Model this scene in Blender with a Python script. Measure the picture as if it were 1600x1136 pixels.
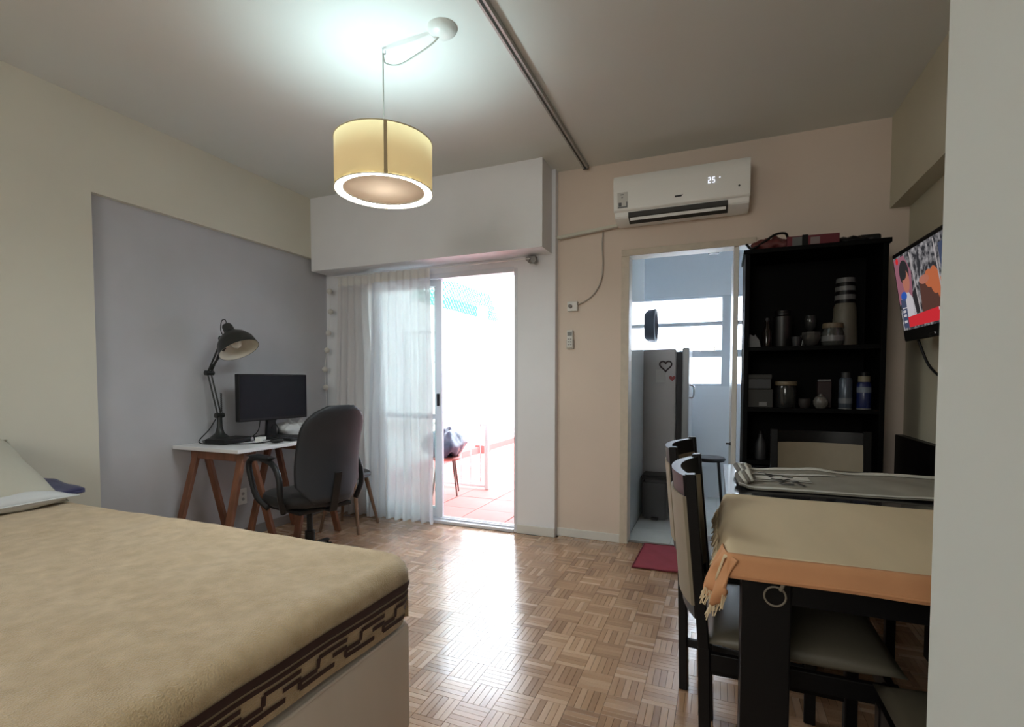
import bpy, bmesh, math, random
from mathutils import Vector, Matrix, Euler, noise
random.seed(7)
PI = math.pi
for o in list(bpy.data.objects): bpy.data.objects.remove(o)
S = bpy.context.scene
COL = S.collection
# ---------------------------------------------------------------- camera
CAMZ = 1.15
cd = bpy.data.cameras.new('camera'); cam = bpy.data.objects.new('camera', cd); COL.objects.link(cam)
cd.sensor_width = 36; cd.lens = 783.4 / 1600 * 36
cd.shift_y = (625.8 - 568) / 1600
cd.clip_start = .02; cd.clip_end = 200
cam.location = (0, 0, CAMZ)
cam.rotation_euler = (math.radians(90 - 2.21), 0, math.radians(22.35))
S.camera = cam
# ---------------------------------------------------------------- world, exposure
w = bpy.data.worlds.new('sky'); S.world = w; w.use_nodes = True
bg = w.node_tree.nodes['Background']
bg.inputs[0].default_value = (0.80, 0.90, 1.0, 1); bg.inputs[1].default_value = 5.0
S.view_settings.view_transform = 'Standard'; S.view_settings.look = 'None'
S.view_settings.exposure = 1.65; S.view_settings.gamma = 1; S.view_settings.use_curve_mapping = False
LAMP_UP = 7.0; LAMP_RING = 34.0; LAMP_GLOW = .35

# warm room lamp behind the camera, on the wall of the unseen end of the room
rl = bpy.data.lights.new('room_lamp', 'AREA'); rl.energy = 12; rl.size = 1.3; rl.color = (1.0, .99, .93)
rlo = bpy.data.objects.new('room_lamp', rl); COL.objects.link(rlo); rlo.location = (-1.0, -2.3, 2.1)
rlo.rotation_euler = (Vector((-.5, 3, 1.2)) - Vector(rlo.location)).to_track_quat('-Z', 'Y').to_euler()

# ---------------------------------------------------------------- materials
def mat(name, col, rough=.6, metal=0, var=0, vscale=20, bump=0, bscale=60, emit=None, es=0, sheen=0, coat=0, spec=None, alpha=None, trans=0, stretch=None):
    m = bpy.data.materials.new(name); m.use_nodes = True
    nt = m.node_tree; b = nt.nodes['Principled BSDF']
    c = (*col, 1) if len(col) == 3 else col
    b.inputs['Base Color'].default_value = c
    b.inputs['Roughness'].default_value = rough; b.inputs['Metallic'].default_value = metal
    if sheen: b.inputs['Sheen Weight'].default_value = sheen
    if coat: b.inputs['Coat Weight'].default_value = coat
    if spec is not None: b.inputs['Specular IOR Level'].default_value = spec
    if trans: b.inputs['Transmission Weight'].default_value = trans
    if emit: b.inputs['Emission Color'].default_value = (*emit, 1); b.inputs['Emission Strength'].default_value = es
    tc = None
    def coords(sc):
        nonlocal tc
        if tc is None:
            g = nt.nodes.new('ShaderNodeTexCoord'); tc = nt.nodes.new('ShaderNodeMapping')
            nt.links.new(g.outputs['Object'], tc.inputs[0])
            if stretch: tc.inputs['Scale'].default_value = stretch
        n = nt.nodes.new('ShaderNodeTexNoise'); n.inputs['Scale'].default_value = sc; n.inputs['Detail'].default_value = 4
        nt.links.new(tc.outputs[0], n.inputs['Vector']); return n
    if var:
        n = coords(vscale); r = nt.nodes.new('ShaderNodeValToRGB')
        r.color_ramp.elements[0].position = .3; r.color_ramp.elements[1].position = .7
        r.color_ramp.elements[0].color = (*[x * (1 - var) for x in c[:3]], 1)
        r.color_ramp.elements[1].color = (*[min(1, x * (1 + var)) for x in c[:3]], 1)
        nt.links.new(n.outputs['Fac'], r.inputs[0]); nt.links.new(r.outputs[0], b.inputs['Base Color'])
    if bump:
        n = coords(bscale); bp = nt.nodes.new('ShaderNodeBump'); bp.inputs['Strength'].default_value = bump; bp.inputs['Distance'].default_value = min(.01, .12 / bscale)
        nt.links.new(n.outputs['Fac'], bp.inputs['Height']); nt.links.new(bp.outputs[0], b.inputs['Normal'])
    return m
def thin(name, col, transp, transl, tint=(1, 1, 1)):
    m = bpy.data.materials.new(name); m.use_nodes = True; nt = m.node_tree; nt.nodes.clear()
    out = nt.nodes.new('ShaderNodeOutputMaterial')
    d = nt.nodes.new('ShaderNodeBsdfDiffuse'); d.inputs[0].default_value = (*col, 1)
    t = nt.nodes.new('ShaderNodeBsdfTranslucent'); t.inputs[0].default_value = (*col, 1)
    p = nt.nodes.new('ShaderNodeBsdfTransparent'); p.inputs[0].default_value = (*tint, 1)
    a = nt.nodes.new('ShaderNodeMixShader'); a.inputs[0].default_value = transl
    b = nt.nodes.new('ShaderNodeMixShader'); b.inputs[0].default_value = transp
    nt.links.new(d.outputs[0], a.inputs[1]); nt.links.new(t.outputs[0], a.inputs[2])
    nt.links.new(a.outputs[0], b.inputs[1]); nt.links.new(p.outputs[0], b.inputs[2]); nt.links.new(b.outputs[0], out.inputs[0])
    return m
def glassmat(name, tint=(.95, 1, .98)):
    m = bpy.data.materials.new(name); m.use_nodes = True; nt = m.node_tree; nt.nodes.clear()
    out = nt.nodes.new('ShaderNodeOutputMaterial')
    g = nt.nodes.new('ShaderNodeBsdfGlossy'); g.inputs['Roughness'].default_value = .02
    p = nt.nodes.new('ShaderNodeBsdfTransparent'); p.inputs[0].default_value = (*tint, 1)
    f = nt.nodes.new('ShaderNodeFresnel'); f.inputs[0].default_value = 1.45
    b = nt.nodes.new('ShaderNodeMixShader'); nt.links.new(f.outputs[0], b.inputs[0])
    nt.links.new(p.outputs[0], b.inputs[1]); nt.links.new(g.outputs[0], b.inputs[2]); nt.links.new(b.outputs[0], out.inputs[0])
    return m
def emis(name, col, s):
    m = bpy.data.materials.new(name); m.use_nodes = True; nt = m.node_tree; nt.nodes.clear()
    out = nt.nodes.new('ShaderNodeOutputMaterial'); e = nt.nodes.new('ShaderNodeEmission')
    e.inputs[0].default_value = (*col, 1); e.inputs[1].default_value = s; nt.links.new(e.outputs[0], out.inputs[0]); return m

SQ = .120; FING = 5
def parquet_mat():
    m = bpy.data.materials.new('parquet'); m.use_nodes = True; nt = m.node_tree; b = nt.nodes['Principled BSDF']; L = nt.links.new
    geo = nt.nodes.new('ShaderNodeNewGeometry'); sep = nt.nodes.new('ShaderNodeSeparateXYZ'); L(geo.outputs['Position'], sep.inputs[0])
    def M(op, a, c=None, d=None):
        n = nt.nodes.new('ShaderNodeMath'); n.operation = op
        for i, v in enumerate((a, c, d)):
            if v is None: continue
            if isinstance(v, (int, float)): n.inputs[i].default_value = v
            else: L(v, n.inputs[i])
        return n.outputs[0]
    ux = M('DIVIDE', sep.outputs[0], SQ); uy = M('DIVIDE', sep.outputs[1], SQ)
    cx = M('FLOOR', ux); cy = M('FLOOR', uy)
    par = M('FLOORED_MODULO', M('ADD', cx, cy), 2.0)
    fx = M('FRACT', ux); fy = M('FRACT', uy)
    # parity 0: fingers side by side in x ; parity 1: in y
    fr = M('ADD', M('MULTIPLY', fx, M('SUBTRACT', 1, par)), M('MULTIPLY', fy, par))
    st = M('FLOOR', M('MULTIPLY', fr, FING))
    comb = nt.nodes.new('ShaderNodeCombineXYZ'); L(cx, comb.inputs[0]); L(cy, comb.inputs[1]); L(st, comb.inputs[2])
    wn = nt.nodes.new('ShaderNodeTexWhiteNoise'); wn.noise_dimensions = '3D'; L(comb.outputs[0], wn.inputs['Vector'])
    cc = nt.nodes.new('ShaderNodeCombineXYZ'); L(cx, cc.inputs[0]); L(cy, cc.inputs[1])
    wn2 = nt.nodes.new('ShaderNodeTexWhiteNoise'); wn2.noise_dimensions = '3D'; L(cc.outputs[0], wn2.inputs['Vector'])
    # grain along the finger
    gx = M('ADD', M('MULTIPLY', sep.outputs[0], M('ADD', 12, M('MULTIPLY', M('SUBTRACT', 1, par), 180))), M('MULTIPLY', wn.outputs[0], 40))
    gy = M('MULTIPLY', sep.outputs[1], M('ADD', 12, M('MULTIPLY', par, 180)))
    gc = nt.nodes.new('ShaderNodeCombineXYZ'); L(gx, gc.inputs[0]); L(gy, gc.inputs[1])
    gn = nt.nodes.new('ShaderNodeTexNoise'); gn.inputs['Scale'].default_value = 1.0; gn.inputs['Detail'].default_value = 3; L(gc.outputs[0], gn.inputs['Vector'])
    fac = M('ADD', M('ADD', M('MULTIPLY', wn.outputs[0], .55), M('MULTIPLY', wn2.outputs[0], .25)), M('MULTIPLY', gn.outputs[0], .3))
    r = nt.nodes.new('ShaderNodeValToRGB'); e = r.color_ramp.elements
    e[0].position = .1; e[0].color = (.26, .145, .088, 1); e[1].position = 1.0; e[1].color = (.57, .37, .23, 1)
    x = e.new(.5); x.color = (.42, .245, .14, 1)
    L(fac, r.inputs[0]); L(r.outputs[0], b.inputs['Base Color'])
    b.inputs['Roughness'].default_value = .2; b.inputs['Coat Weight'].default_value = .6; b.inputs['Coat Roughness'].default_value = .22
    rr = nt.nodes.new('ShaderNodeMapRange'); rr.inputs[3].default_value = .17; rr.inputs[4].default_value = .30; L(wn.outputs[0], rr.inputs[0]); L(rr.outputs[0], b.inputs['Roughness'])
    bp = nt.nodes.new('ShaderNodeBump'); bp.inputs['Strength'].default_value = .05; bp.inputs['Distance'].default_value = .002; L(gn.outputs[0], bp.inputs['Height']); L(bp.outputs[0], b.inputs['Normal'])
    return m

wallm = mat('cream_paint', (.69, .665, .57), .85, var=.03, vscale=2, bump=.05, bscale=90)
wallw = mat('white_warm_paint', (.84, .84, .87), .85, var=.03, vscale=2, bump=.05, bscale=90)
greywall = mat('grey_paint', (.50, .50, .53), .85, var=.04, vscale=3, bump=.05, bscale=90)
olive = mat('cream_paint_right', (.60, .56, .44), .85, var=.03, vscale=2, bump=.05, bscale=90)
ceilm = mat('ceiling_paint', (.74, .755, .73), .9, var=.02, vscale=2)
kitwall = mat('kitchen_paint', (.62, .67, .72), .6)
kittile = mat('glossy_kitchen_tile', (.55, .58, .58), .08)
whitetrim = mat('white_enamel', (.72, .70, .66), .4)
trimwood = mat('aged_cream_trim', (.60, .52, .42), .5, var=.06)
parq = parquet_mat()
gap = mat('parquet_joint', (.05, .025, .012), .9)
alum = mat('white_aluminium', (.72, .73, .78), .35, metal=.1)
glass = glassmat('window_glass')
frost = thin('frosted_glass', (.9, .95, .97), .35, 1.0)
black = mat('black_stained_wood', (.0045, .004, .0045), .4, spec=.22)
cabm = mat('black_cabinet_board', (.002, .002, .0022), .6, spec=.08)
blacktop = mat('black_gloss_wood', (.012, .012, .016), .22, coat=.4)
bplast = mat('black_plastic', (.010, .010, .011), .45, spec=.3)
bfab = mat('black_fabric', (.010, .010, .012), .75, sheen=.05, bump=.2, bscale=300)
dgrey = mat('charcoal_plastic', (.030, .032, .038), .55, spec=.3)
cream = mat('cream_upholstery', (.26, .215, .15), .55, var=.04, bump=.1, bscale=120)
chrome = mat('steel', (.6, .6, .62), .25, metal=1)
pine = mat('reddish_pine', (.19, .075, .038), .5, var=.25, vscale=6, stretch=(4, 4, .6))
pinel = mat('pale_pine', (.34, .19, .10), .5, var=.25, vscale=6, stretch=(4, 4, .6))
white = mat('white_plastic', (.78, .78, .76), .4)
desk_white = mat('white_laminate', (.80, .80, .82), .35)

# ---------------------------------------------------------------- helpers
WM = {}
def thing(name, label, cat, loc=(0, 0, 0), rot=(0, 0, 0), group=None):
    if isinstance(rot, (int, float)): rot = (0, 0, rot)
    o = bpy.data.objects.new(name, None); COL.objects.link(o); o.empty_display_size = .1
    o.location = loc; o.rotation_euler = rot; o['label'] = label; o['category'] = cat
    if group: o['group'] = group
    WM[o.name] = Matrix.Translation(loc) @ Euler(rot).to_matrix().to_4x4()
    return o
def tag(o, label, cat, group=None):
    o['label'] = label; o['category'] = cat
    if group: o['group'] = group
    return o
def obj(name, bm, m, parent=None, world=False, smooth=False, label=None, kind=None):
    """link bm as one mesh object; with world=True its coordinates are world ones"""
    P = WM.get(parent.name, Matrix()) if parent else Matrix()
    if world and parent: bm.transform(P.inverted())
    me = bpy.data.meshes.new(name); bmesh.ops.recalc_face_normals(bm, faces=bm.faces)
    if smooth:
        for f in bm.faces: f.smooth = True
    bm.to_mesh(me); bm.free()
    for x in (m if isinstance(m, (list, tuple)) else [m]): me.materials.append(x)
    if smooth == 'auto':
        me.set_sharp_from_angle(angle=math.radians(38))
    o = bpy.data.objects.new(name, me); COL.objects.link(o)
    if parent: o.parent = parent
    WM[o.name] = P
    if label: o['label'] = label
    if kind: o['kind'] = kind
    return o
def struct(name, bm, m, parent=None, **k):
    o = obj(name, bm, m, parent, world=True, **k)
    if not parent: o['kind'] = 'structure'
    return o
def cp(o, parent=None):
    c = o.copy(); COL.objects.link(c)
    if parent: c.parent = parent
    WM[c.name] = WM.get(o.name, Matrix())
    for ch in list(o.children): cp(ch, c)
    return c
def dup(root, loc, rz, label, group=None):
    c = cp(root); c.location = loc; c.rotation_euler = (0, 0, rz); c['label'] = label
    if group: c['group'] = group
    return c
def BM(): return bmesh.new()
def box(bm, x0, y0, z0, x1, y1, z1, bev=0, seg=2, mi=0, M=None):
    vs = [bm.verts.new(c) for c in ((x0, y0, z0), (x1, y0, z0), (x1, y1, z0), (x0, y1, z0), (x0, y0, z1), (x1, y0, z1), (x1, y1, z1), (x0, y1, z1))]
    fs = [bm.faces.new([vs[i] for i in q]) for q in ((0, 3, 2, 1), (4, 5, 6, 7), (0, 1, 5, 4), (1, 2, 6, 5), (2, 3, 7, 6), (3, 0, 4, 7))]
    for f in fs: f.material_index = mi
    if M is not None: bmesh.ops.transform(bm, matrix=M, verts=vs)
    if bev:
        es = set(e for f in fs for e in f.edges)
        bmesh.ops.bevel(bm, geom=list(es), offset=bev, segments=seg, affect='EDGES', profile=.5)
    return bm
def bx(*a, **k): return box(BM(), *a, **k)
def frame_at(p0, p1):
    z = (Vector(p1) - Vector(p0)).normalized()
    up = Vector((0, 0, 1)) if abs(z.z) < .95 else Vector((1, 0, 0))
    x = up.cross(z).normalized(); y = z.cross(x); return x, y, z
def tube(bm, pts, r, n=8, cap=True, mi=0, sq=None, closed=False):
    pts = [Vector(p) for p in pts]; rings = []
    N = len(pts); rr = r if isinstance(r, (list, tuple)) else [r] * N
    px = None
    for i, p in enumerate(pts):
        a = pts[(i - 1) % N] if (closed or i > 0) else p
        b = pts[(i + 1) % N] if (closed or i < N - 1) else p
        z = (b - a).normalized()
        if px is None: x, y, _ = frame_at(a, b)
        else:
            x = (px - z * px.dot(z)).normalized(); y = z.cross(x)
        px = x; ring = []
        for k in range(n):
            t = 2 * PI * k / n
            ring.append(bm.verts.new(p + x * math.cos(t) * rr[i] * (sq or 1) + y * math.sin(t) * rr[i]))
        rings.append(ring)
    R = range(N if closed else N - 1)
    for i in R:
        A, B = rings[i], rings[(i + 1) % N]
        for k in range(n):
            f = bm.faces.new((A[k], A[(k + 1) % n], B[(k + 1) % n], B[k])); f.material_index = mi
    if cap and not closed:
        bm.faces.new(rings[0][::-1]).material_index = mi; bm.faces.new(rings[-1]).material_index = mi
    return bm
def bar(bm, p0, p1, wx, wy, bev=.002, taper=1, roll=0):
    """rectangular bar between two points"""
    p0, p1 = Vector(p0), Vector(p1); x, y, z = frame_at(p0, p1)
    if roll: q = Matrix.Rotation(roll, 3, z); x, y = q @ x, q @ y
    vs = []
    for p, s in ((p0, 1), (p1, taper)):
        for a, b in ((-1, -1), (1, -1), (1, 1), (-1, 1)): vs.append(bm.verts.new(p + x * a * wx / 2 * s + y * b * wy / 2 * s))
    fs = [bm.faces.new([vs[i] for i in q]) for q in ((0, 3, 2, 1), (4, 5, 6, 7), (0, 1, 5, 4), (1, 2, 6, 5), (2, 3, 7, 6), (3, 0, 4, 7))]
    if bev: bmesh.ops.bevel(bm, geom=list({e for f in fs for e in f.edges}), offset=bev, segments=1, affect='EDGES')
    return bm
def lathe(bm, prof, c=(0, 0, 0), n=28, mi=0, M=None, cap=True):
    rings = []
    for r, z in prof:
        ring = []
        for k in range(n):
            t = 2 * PI * k / n; v = Vector((r * math.cos(t), r * math.sin(t), z))
            if M is not None: v = M @ v
            ring.append(bm.verts.new(v + Vector(c)))
        rings.append(ring)
    for A, B in zip(rings, rings[1:]):
        for k in range(n):
            bm.faces.new((A[k], A[(k + 1) % n], B[(k + 1) % n], B[k])).material_index = mi
    if cap:
        if prof[0][0] > 1e-5: bm.faces.new(rings[0][::-1]).material_index = mi
        if prof[-1][0] > 1e-5: bm.faces.new(rings[-1]).material_index = mi
    return bm
def prism(bm, poly, axis, a, b, mi=0, bev=0):
    """poly of 2-D points extruded along axis ('x','y','z') from a to b"""
    def P(u, v, t): return {'x': (t, u, v), 'y': (u, t, v), 'z': (u, v, t)}[axis]
    A = [bm.verts.new(P(u, v, a)) for u, v in poly]; B = [bm.verts.new(P(u, v, b)) for u, v in poly]
    n = len(poly); fs = [bm.faces.new(A[::-1]), bm.faces.new(B)]
    for i in range(n): fs.append(bm.faces.new((A[i], A[(i + 1) % n], B[(i + 1) % n], B[i])))
    for f in fs: f.material_index = mi
    if bev: bmesh.ops.bevel(bm, geom=list({e for f in fs for e in f.edges}), offset=bev, segments=2, affect='EDGES')
    return bm
def sheet(bm, nu, nv, fn, th=0, mi=0):
    P = [[Vector(fn(i / nu, j / nv)) for j in range(nv + 1)] for i in range(nu + 1)]
    g = [[bm.verts.new(p) for p in row] for row in P]
    if th:   # a closed thin shell: second layer offset along the surface normal, plus the rim
        def nr(i, j):
            a = P[min(i + 1, nu)][j] - P[max(i - 1, 0)][j]; c = P[i][min(j + 1, nv)] - P[i][max(j - 1, 0)]
            q = a.cross(c); q = q.normalized() if q.length > 1e-9 else Vector((0, 0, 1)); return q
        h = [[bm.verts.new(P[i][j] - nr(i, j) * abs(th)) for j in range(nv + 1)] for i in range(nu + 1)]
        for i in range(nu):
            for j in range(nv): bm.faces.new((h[i][j + 1], h[i + 1][j + 1], h[i + 1][j], h[i][j])).material_index = mi
            for j in (0, nv): bm.faces.new((g[i][j], g[i + 1][j], h[i + 1][j], h[i][j]) if j == nv else (h[i][j], h[i + 1][j], g[i + 1][j], g[i][j])).material_index = mi
        for j in range(nv):
            for i in (0, nu): bm.faces.new((g[i][j + 1], g[i][j], h[i][j], h[i][j + 1])).material_index = mi
    fs = []
    for i in range(nu):
        for j in range(nv): f = bm.faces.new((g[i][j], g[i + 1][j], g[i + 1][j + 1], g[i][j + 1])); f.material_index = mi; fs.append(f)
    return bm
def pillow_bm(w, d, h, n=22, wr=.012, seed=0, pinch=.07):
    bm = BM()
    def f(u, v, s):
        x, y = 2 * u - 1, 2 * v - 1
        e = max(0, (1 - abs(x) ** 3.2)) ** .55 * max(0, (1 - abs(y) ** 3.2)) ** .55
        k = 1 - pinch * ((1 - abs(x) ** 2) * abs(y) ** 3 + 0)
        q = 1 - pinch * ((1 - abs(y) ** 2) * abs(x) ** 3)
        z = s * h / 2 * e + wr * e * noise.noise(Vector((x * 2.6 + seed, y * 2.6, s * 2)))
        return Vector((x * w / 2 * q, y * d / 2 * k, z))
    T = [[bm.verts.new(f(i / n, j / n, 1)) for j in range(n + 1)] for i in range(n + 1)]
    B = [[T[i][j] if i in (0, n) or j in (0, n) else bm.verts.new(f(i / n, j / n, -1)) for j in range(n + 1)] for i in range(n + 1)]
    for i in range(n):
        for j in range(n):
            bm.faces.new((T[i][j], T[i + 1][j], T[i + 1][j + 1], T[i][j + 1]))
            bm.faces.new((B[i][j + 1], B[i + 1][j + 1], B[i + 1][j], B[i][j]))
    return bm
def arc(c, r, a0, a1, n, plane='xz'):
    o = []
    for i in range(n + 1):
        t = a0 + (a1 - a0) * i / n; u, v = r * math.cos(t), r * math.sin(t)
        o.append({'xz': (c[0] + u, c[1], c[2] + v), 'yz': (c[0], c[1] + u, c[2] + v), 'xy': (c[0] + u, c[1] + v, c[2])}[plane])
    return o
def smoothpts(pts, k=4):
    """Catmull-Rom through the points"""
    P = [Vector(p) for p in pts]; P = [P[0] * 2 - P[1]] + P + [P[-1] * 2 - P[-2]]; o = []
    for i in range(1, len(P) - 2):
        for s in range(k):
            t = s / k; a, b, c, d = P[i - 1:i + 3]
            o.append(.5 * ((2 * b) + (c - a) * t + (2 * a - 5 * b + 4 * c - d) * t * t + (3 * b - a - 3 * c + d) * t ** 3))
    return o + [P[-2]]

# ================================================================ ROOM SHELL
CZ = 2.67; XL = -3.17; XG = -3.21; YB = 3.285; YD = 3.50; YK = 3.56; XR = 1.0; XS = .25; YN = -2.6
floor = struct('floor', bx(XG - .1, YN, -.12, XR + .1, 3.62, -.004), gap)
def strip_bm(cx, cy, k, par, bm, origin=True):
    x0, y0 = (0, 0)
    wd = SQ / FING; g = .0005
    L = SQ - 2 * g; W = wd - 2 * g; b = .0007
    a = [(-L / 2, -W / 2), (L / 2, -W / 2), (L / 2, W / 2), (-L / 2, W / 2)]
    return a, L, W, b
strip_me = bpy.data.meshes.new('parquet_strip')
def strip_geo(bm, M):
    L = SQ - .001; W = SQ / FING - .0009; b = .0004; z = .004
    lo = [bm.verts.new(M @ Vector((x * L / 2, y * W / 2, -z))) for x, y in ((-1, -1), (1, -1), (1, 1), (-1, 1))]
    mi = [bm.verts.new(M @ Vector((x * L / 2, y * W / 2, -.0006))) for x, y in ((-1, -1), (1, -1), (1, 1), (-1, 1))]
    hi = [bm.verts.new(M @ Vector((x * (L / 2 - b), y * (W / 2 - b), 0))) for x, y in ((-1, -1), (1, -1), (1, 1), (-1, 1))]
    for A, B in ((lo, mi), (mi, hi)):
        for i in range(4): bm.faces.new((A[i], A[(i + 1) % 4], B[(i + 1) % 4], B[i]))
    bm.faces.new(hi)
tb = BM(); strip_geo(tb, Matrix()); tb.to_mesh(strip_me); tb.free(); strip_me.materials.append(parq)
cells = []
for i in range(math.floor(XG / SQ), math.ceil(XR / SQ)):
    for j in range(math.floor(-1.2 / SQ), math.ceil(3.5 / SQ)): cells.append((i, j))
vis = [c for c in cells if -.84 < (c[0] + .5) * SQ < .0 and (c[1] + .5) * SQ > 1.22]
vis.sort(key=lambda c: math.hypot((c[0] + .5) * SQ, (c[1] + .5) * SQ)); near = set(vis[:60])
rest = BM()
for (i, j) in cells:
    par = (i + j) % 2
    for k in range(FING):
        o = (k + .5) / FING
        cx, cy = ((i + o) * SQ, (j + .5) * SQ) if par == 0 else ((i + .5) * SQ, (j + o) * SQ)
        if cy > YK - .005 or (cy > YD and cx < -1.1): continue
        rz = PI / 2 if par == 0 else 0
        tx, ty = random.gauss(0, .0006), random.gauss(0, .0006)
        M = Matrix.Translation((cx, cy, random.uniform(-.0003, 0))) @ Euler((tx, ty, rz)).to_matrix().to_4x4()
        if (i, j) in near:
            s = bpy.data.objects.new('parquet_strip', strip_me); COL.objects.link(s); s.parent = floor; s.matrix_local = M
        else: strip_geo(rest, M)
o = obj('parquet_field', rest, parq, floor, kind='stuff')
struct('ceiling', bx(XG - .1, YN, CZ, XR + .1, 5.5, CZ + .15), ceilm)
# left wall: thick cream part, beam over a recessed grey panel
b = BM(); box(b, XG - .15, YN, -.1, XL, 1.69, CZ); struct('wall_left', b, wallm)
struct('wall_left_grey', bx(XG - .15, 1.69, -.1, XG, YD + .2, 2.18), greywall)
struct('trim_1', bx(XG - .15, 1.69, 2.18, XL, YD + .2, CZ), wallm)
# back wall with balcony door opening
DX0, DX1, DZ = -2.76, -1.40, 1.995
b = BM()
box(b, XG - .1, YD, -.1, DX0, YD + .16, CZ); box(b, DX0, YD, DZ, DX1, YD + .16, CZ); box(b, DX1, YD, -.1, -1.10, YD + .16, CZ)
struct('wall_back', b, wallw)
struct('trim_2', bx(XL, YB, 2.07, -1.128, YD + .01, CZ), wallw)
# back wall with kitchen opening
KX0, KX1, KZ = -.615, .21, 2.035
b = BM(); box(b, -1.10, YK, -.1, KX0, YK + .10, CZ); box(b, KX0, YK, KZ, KX1, YK + .10, CZ); box(b, KX1, YK, -.1, XR + .15, YK + .10, CZ)
struct('wall_kitchen_side', b, mat('pinkish_cream_paint', (.74, .62, .53), .85, var=.03, vscale=2, bump=.05, bscale=90))
# right wall, beam, foreground stub
struct('wall_right', bx(XR, .6, -.1, XR + .15, YK + .1, CZ), olive)
struct('trim_3', bx(.905, .7, 2.15, XR + .02, YK, CZ), olive)
struct('wall_stub', bx(XS, YN, -.1, XR + .15, .775, CZ, bev=.004, seg=2), mat('cool_cream_paint', (.66, .68, .64), .85, var=.02, vscale=2))
struct('wall_behind', bx(XG - .15, YN - .15, -.1, XR + .15, YN, CZ), wallm)
# baseboards
struct('baseboard_back', bx(-1.395, YD - .012, 0, -1.098, YD, .065, bev=.003), whitetrim)
b = BM(); box(b, -1.10, YK - .012, 0, KX0 - .02, YK, .06, bev=.003); struct('baseboard_kitchen_side', b, whitetrim)
struct('baseboard_left', bx(XG, 1.7, 0, XG + .012, YD, .07, bev=.003), mat('grey_baseboard', (.25, .23, .22), .6))
# kitchen door frame
b = BM(); box(b, KX0 - .02, YK - .015, 0, KX0 + .035, YK + .115, KZ - .0205, bev=.003)
box(b, KX0 - .02, YK - .015, KZ - .02, KX1, YK + .115, KZ + .025, bev=.003)
struct('trim_4', b, trimwood)
# ---- balcony door: fixed leaf + open leaf behind it, frame
bd = BM()
yf0, yf1 = YD - .005, YD + .13
box(bd, DX0, yf0, 0, DX0 + .04, yf1, DZ, bev=.003); box(bd, DX1 - .022, yf0, 0, DX1 + .004, yf1, DZ, bev=.003)
box(bd, DX0 + .04, yf0 + .001, DZ - .03, DX1 - .022, yf1, DZ + .01, bev=.003); box(bd, DX0 + .04, yf0 - .01, 0, DX1 - .022, yf1, .025, bev=.003)
box(bd, DX0, yf0 + .03, .025, DX1, yf0 + .04, .037); box(bd, DX0, yf0 + .07, .025, DX1, yf0 + .08, .037)
door = struct('door_1', bd, alum)
def leaf(x0, x1, y, parent, n):
    bm = BM(); h0, h1 = .04, DZ - .03
    box(bm, x0, y, h0, x0 + .05, y + .03, h1, bev=.003); box(bm, x1 - .055, y, h0, x1, y + .03, h1, bev=.003)
    box(bm, x0 + .05, y + .002, h1 - .05, x1 - .055, y + .028, h1, bev=.002); box(bm, x0 + .05, y + .002, h0, x1 - .055, y + .028, h0 + .07, bev=.002)
    box(bm, x0 + .05, y + .003, .84, x1 - .055, y + .027, .88, bev=.003)
    f = obj('sliding_leaf', bm, alum, parent, world=True)
    obj('pane', bx(x0 + .04, y + .012, h0 + .06, x1 - .04, y + .016, .85), glass, f, world=True)
    obj('pane', bx(x0 + .04, y + .012, .87, x1 - .04, y + .016, h1 - .04), glass, f, world=True)
    return f
l1 = leaf(DX0 + .03, -2.065, YD + .03, door, 0); leaf(DX0 + .03, -2.105, YD + .075, door, 1)
obj('handle', bx(-2.106, YD + .015, .95, -2.085, YD + .032, 1.05, bev=.004), bplast, l1, world=True, label='black recessed handle')

# ================================================================ PARQUET DONE ; KITCHEN
KY = 5.30; KL = -.60
b = BM(); box(b, -1.35, YK + .1, -.12, .8, KY + .1, -.002)
kf = struct('floor_kitchen', b, mat('tile_joint', (.35, .35, .34), .8))
tilem = mat('pale_floor_tile', (.58, .60, .58), .22, var=.06, vscale=5)
tme = None
for i in range(-4, 3):
    for j in range(6):
        x0, y0 = i * .3, YK + .1 + j * .3
        if tme is None:
            t = obj('floor_tile', bx(.0015, .0015, -.008, .2985, .2985, 0, bev=.001, seg=1), tilem, kf); tme = t; t.location = (x0, y0, 0)
        else:
            t = tme.copy(); COL.objects.link(t); t.location = (x0, y0, 0)
struct('wall_kitchen_left', bx(-1.1, YK + .1, -.1, KL, 4.46, CZ), kittile)
struct('wall_kitchen_outer', bx(-1.35, YK + .1, -.1, -1.1, KY + .2, CZ), kitwall)
struct('wall_kitchen_right', bx(.7, YK + .1, -.1, .85, KY + .2, CZ), kitwall)
rows = [(1.125, 1.385), (1.455, 1.695), (1.735, 1.965)]
cols = [(-.80, .025), (.165, .62)]
b = BM(); box(b, -1.35, KY, -.1, .85, KY + .15, 1.10); box(b, -1.35, KY, 1.985, .85, KY + .15, CZ)
box(b, -1.35, KY, 1.10, -.82, KY + .15, 1.985); box(b, .645, KY, 1.10, .85, KY + .15, 1.985)
struct('wall_kitchen_back', b, kitwall)
kframe = mat('kitchen_window_steel', (.50, .56, .62), .45)
b = BM()
for x0, x1 in ((-.83, -.80), (.025, .165), (.62, .65)): box(b, x0, KY + .01, 1.09, x1, KY + .06, 1.99, bev=.003)
for z0, z1 in ((1.09, 1.125), (1.385, 1.455), (1.695, 1.735), (1.965, 1.995)): box(b, -.83, KY + .012, z0, .65, KY + .055, z1, bev=.003)
win = struct('window_1', b, kframe)
for x0, x1 in cols:
    for z0, z1 in rows: obj('pane', bx(x0 - .005, KY + .03, z0 - .005, x1 + .005, KY + .036, z1 + .005), frost, win, world=True)
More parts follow.
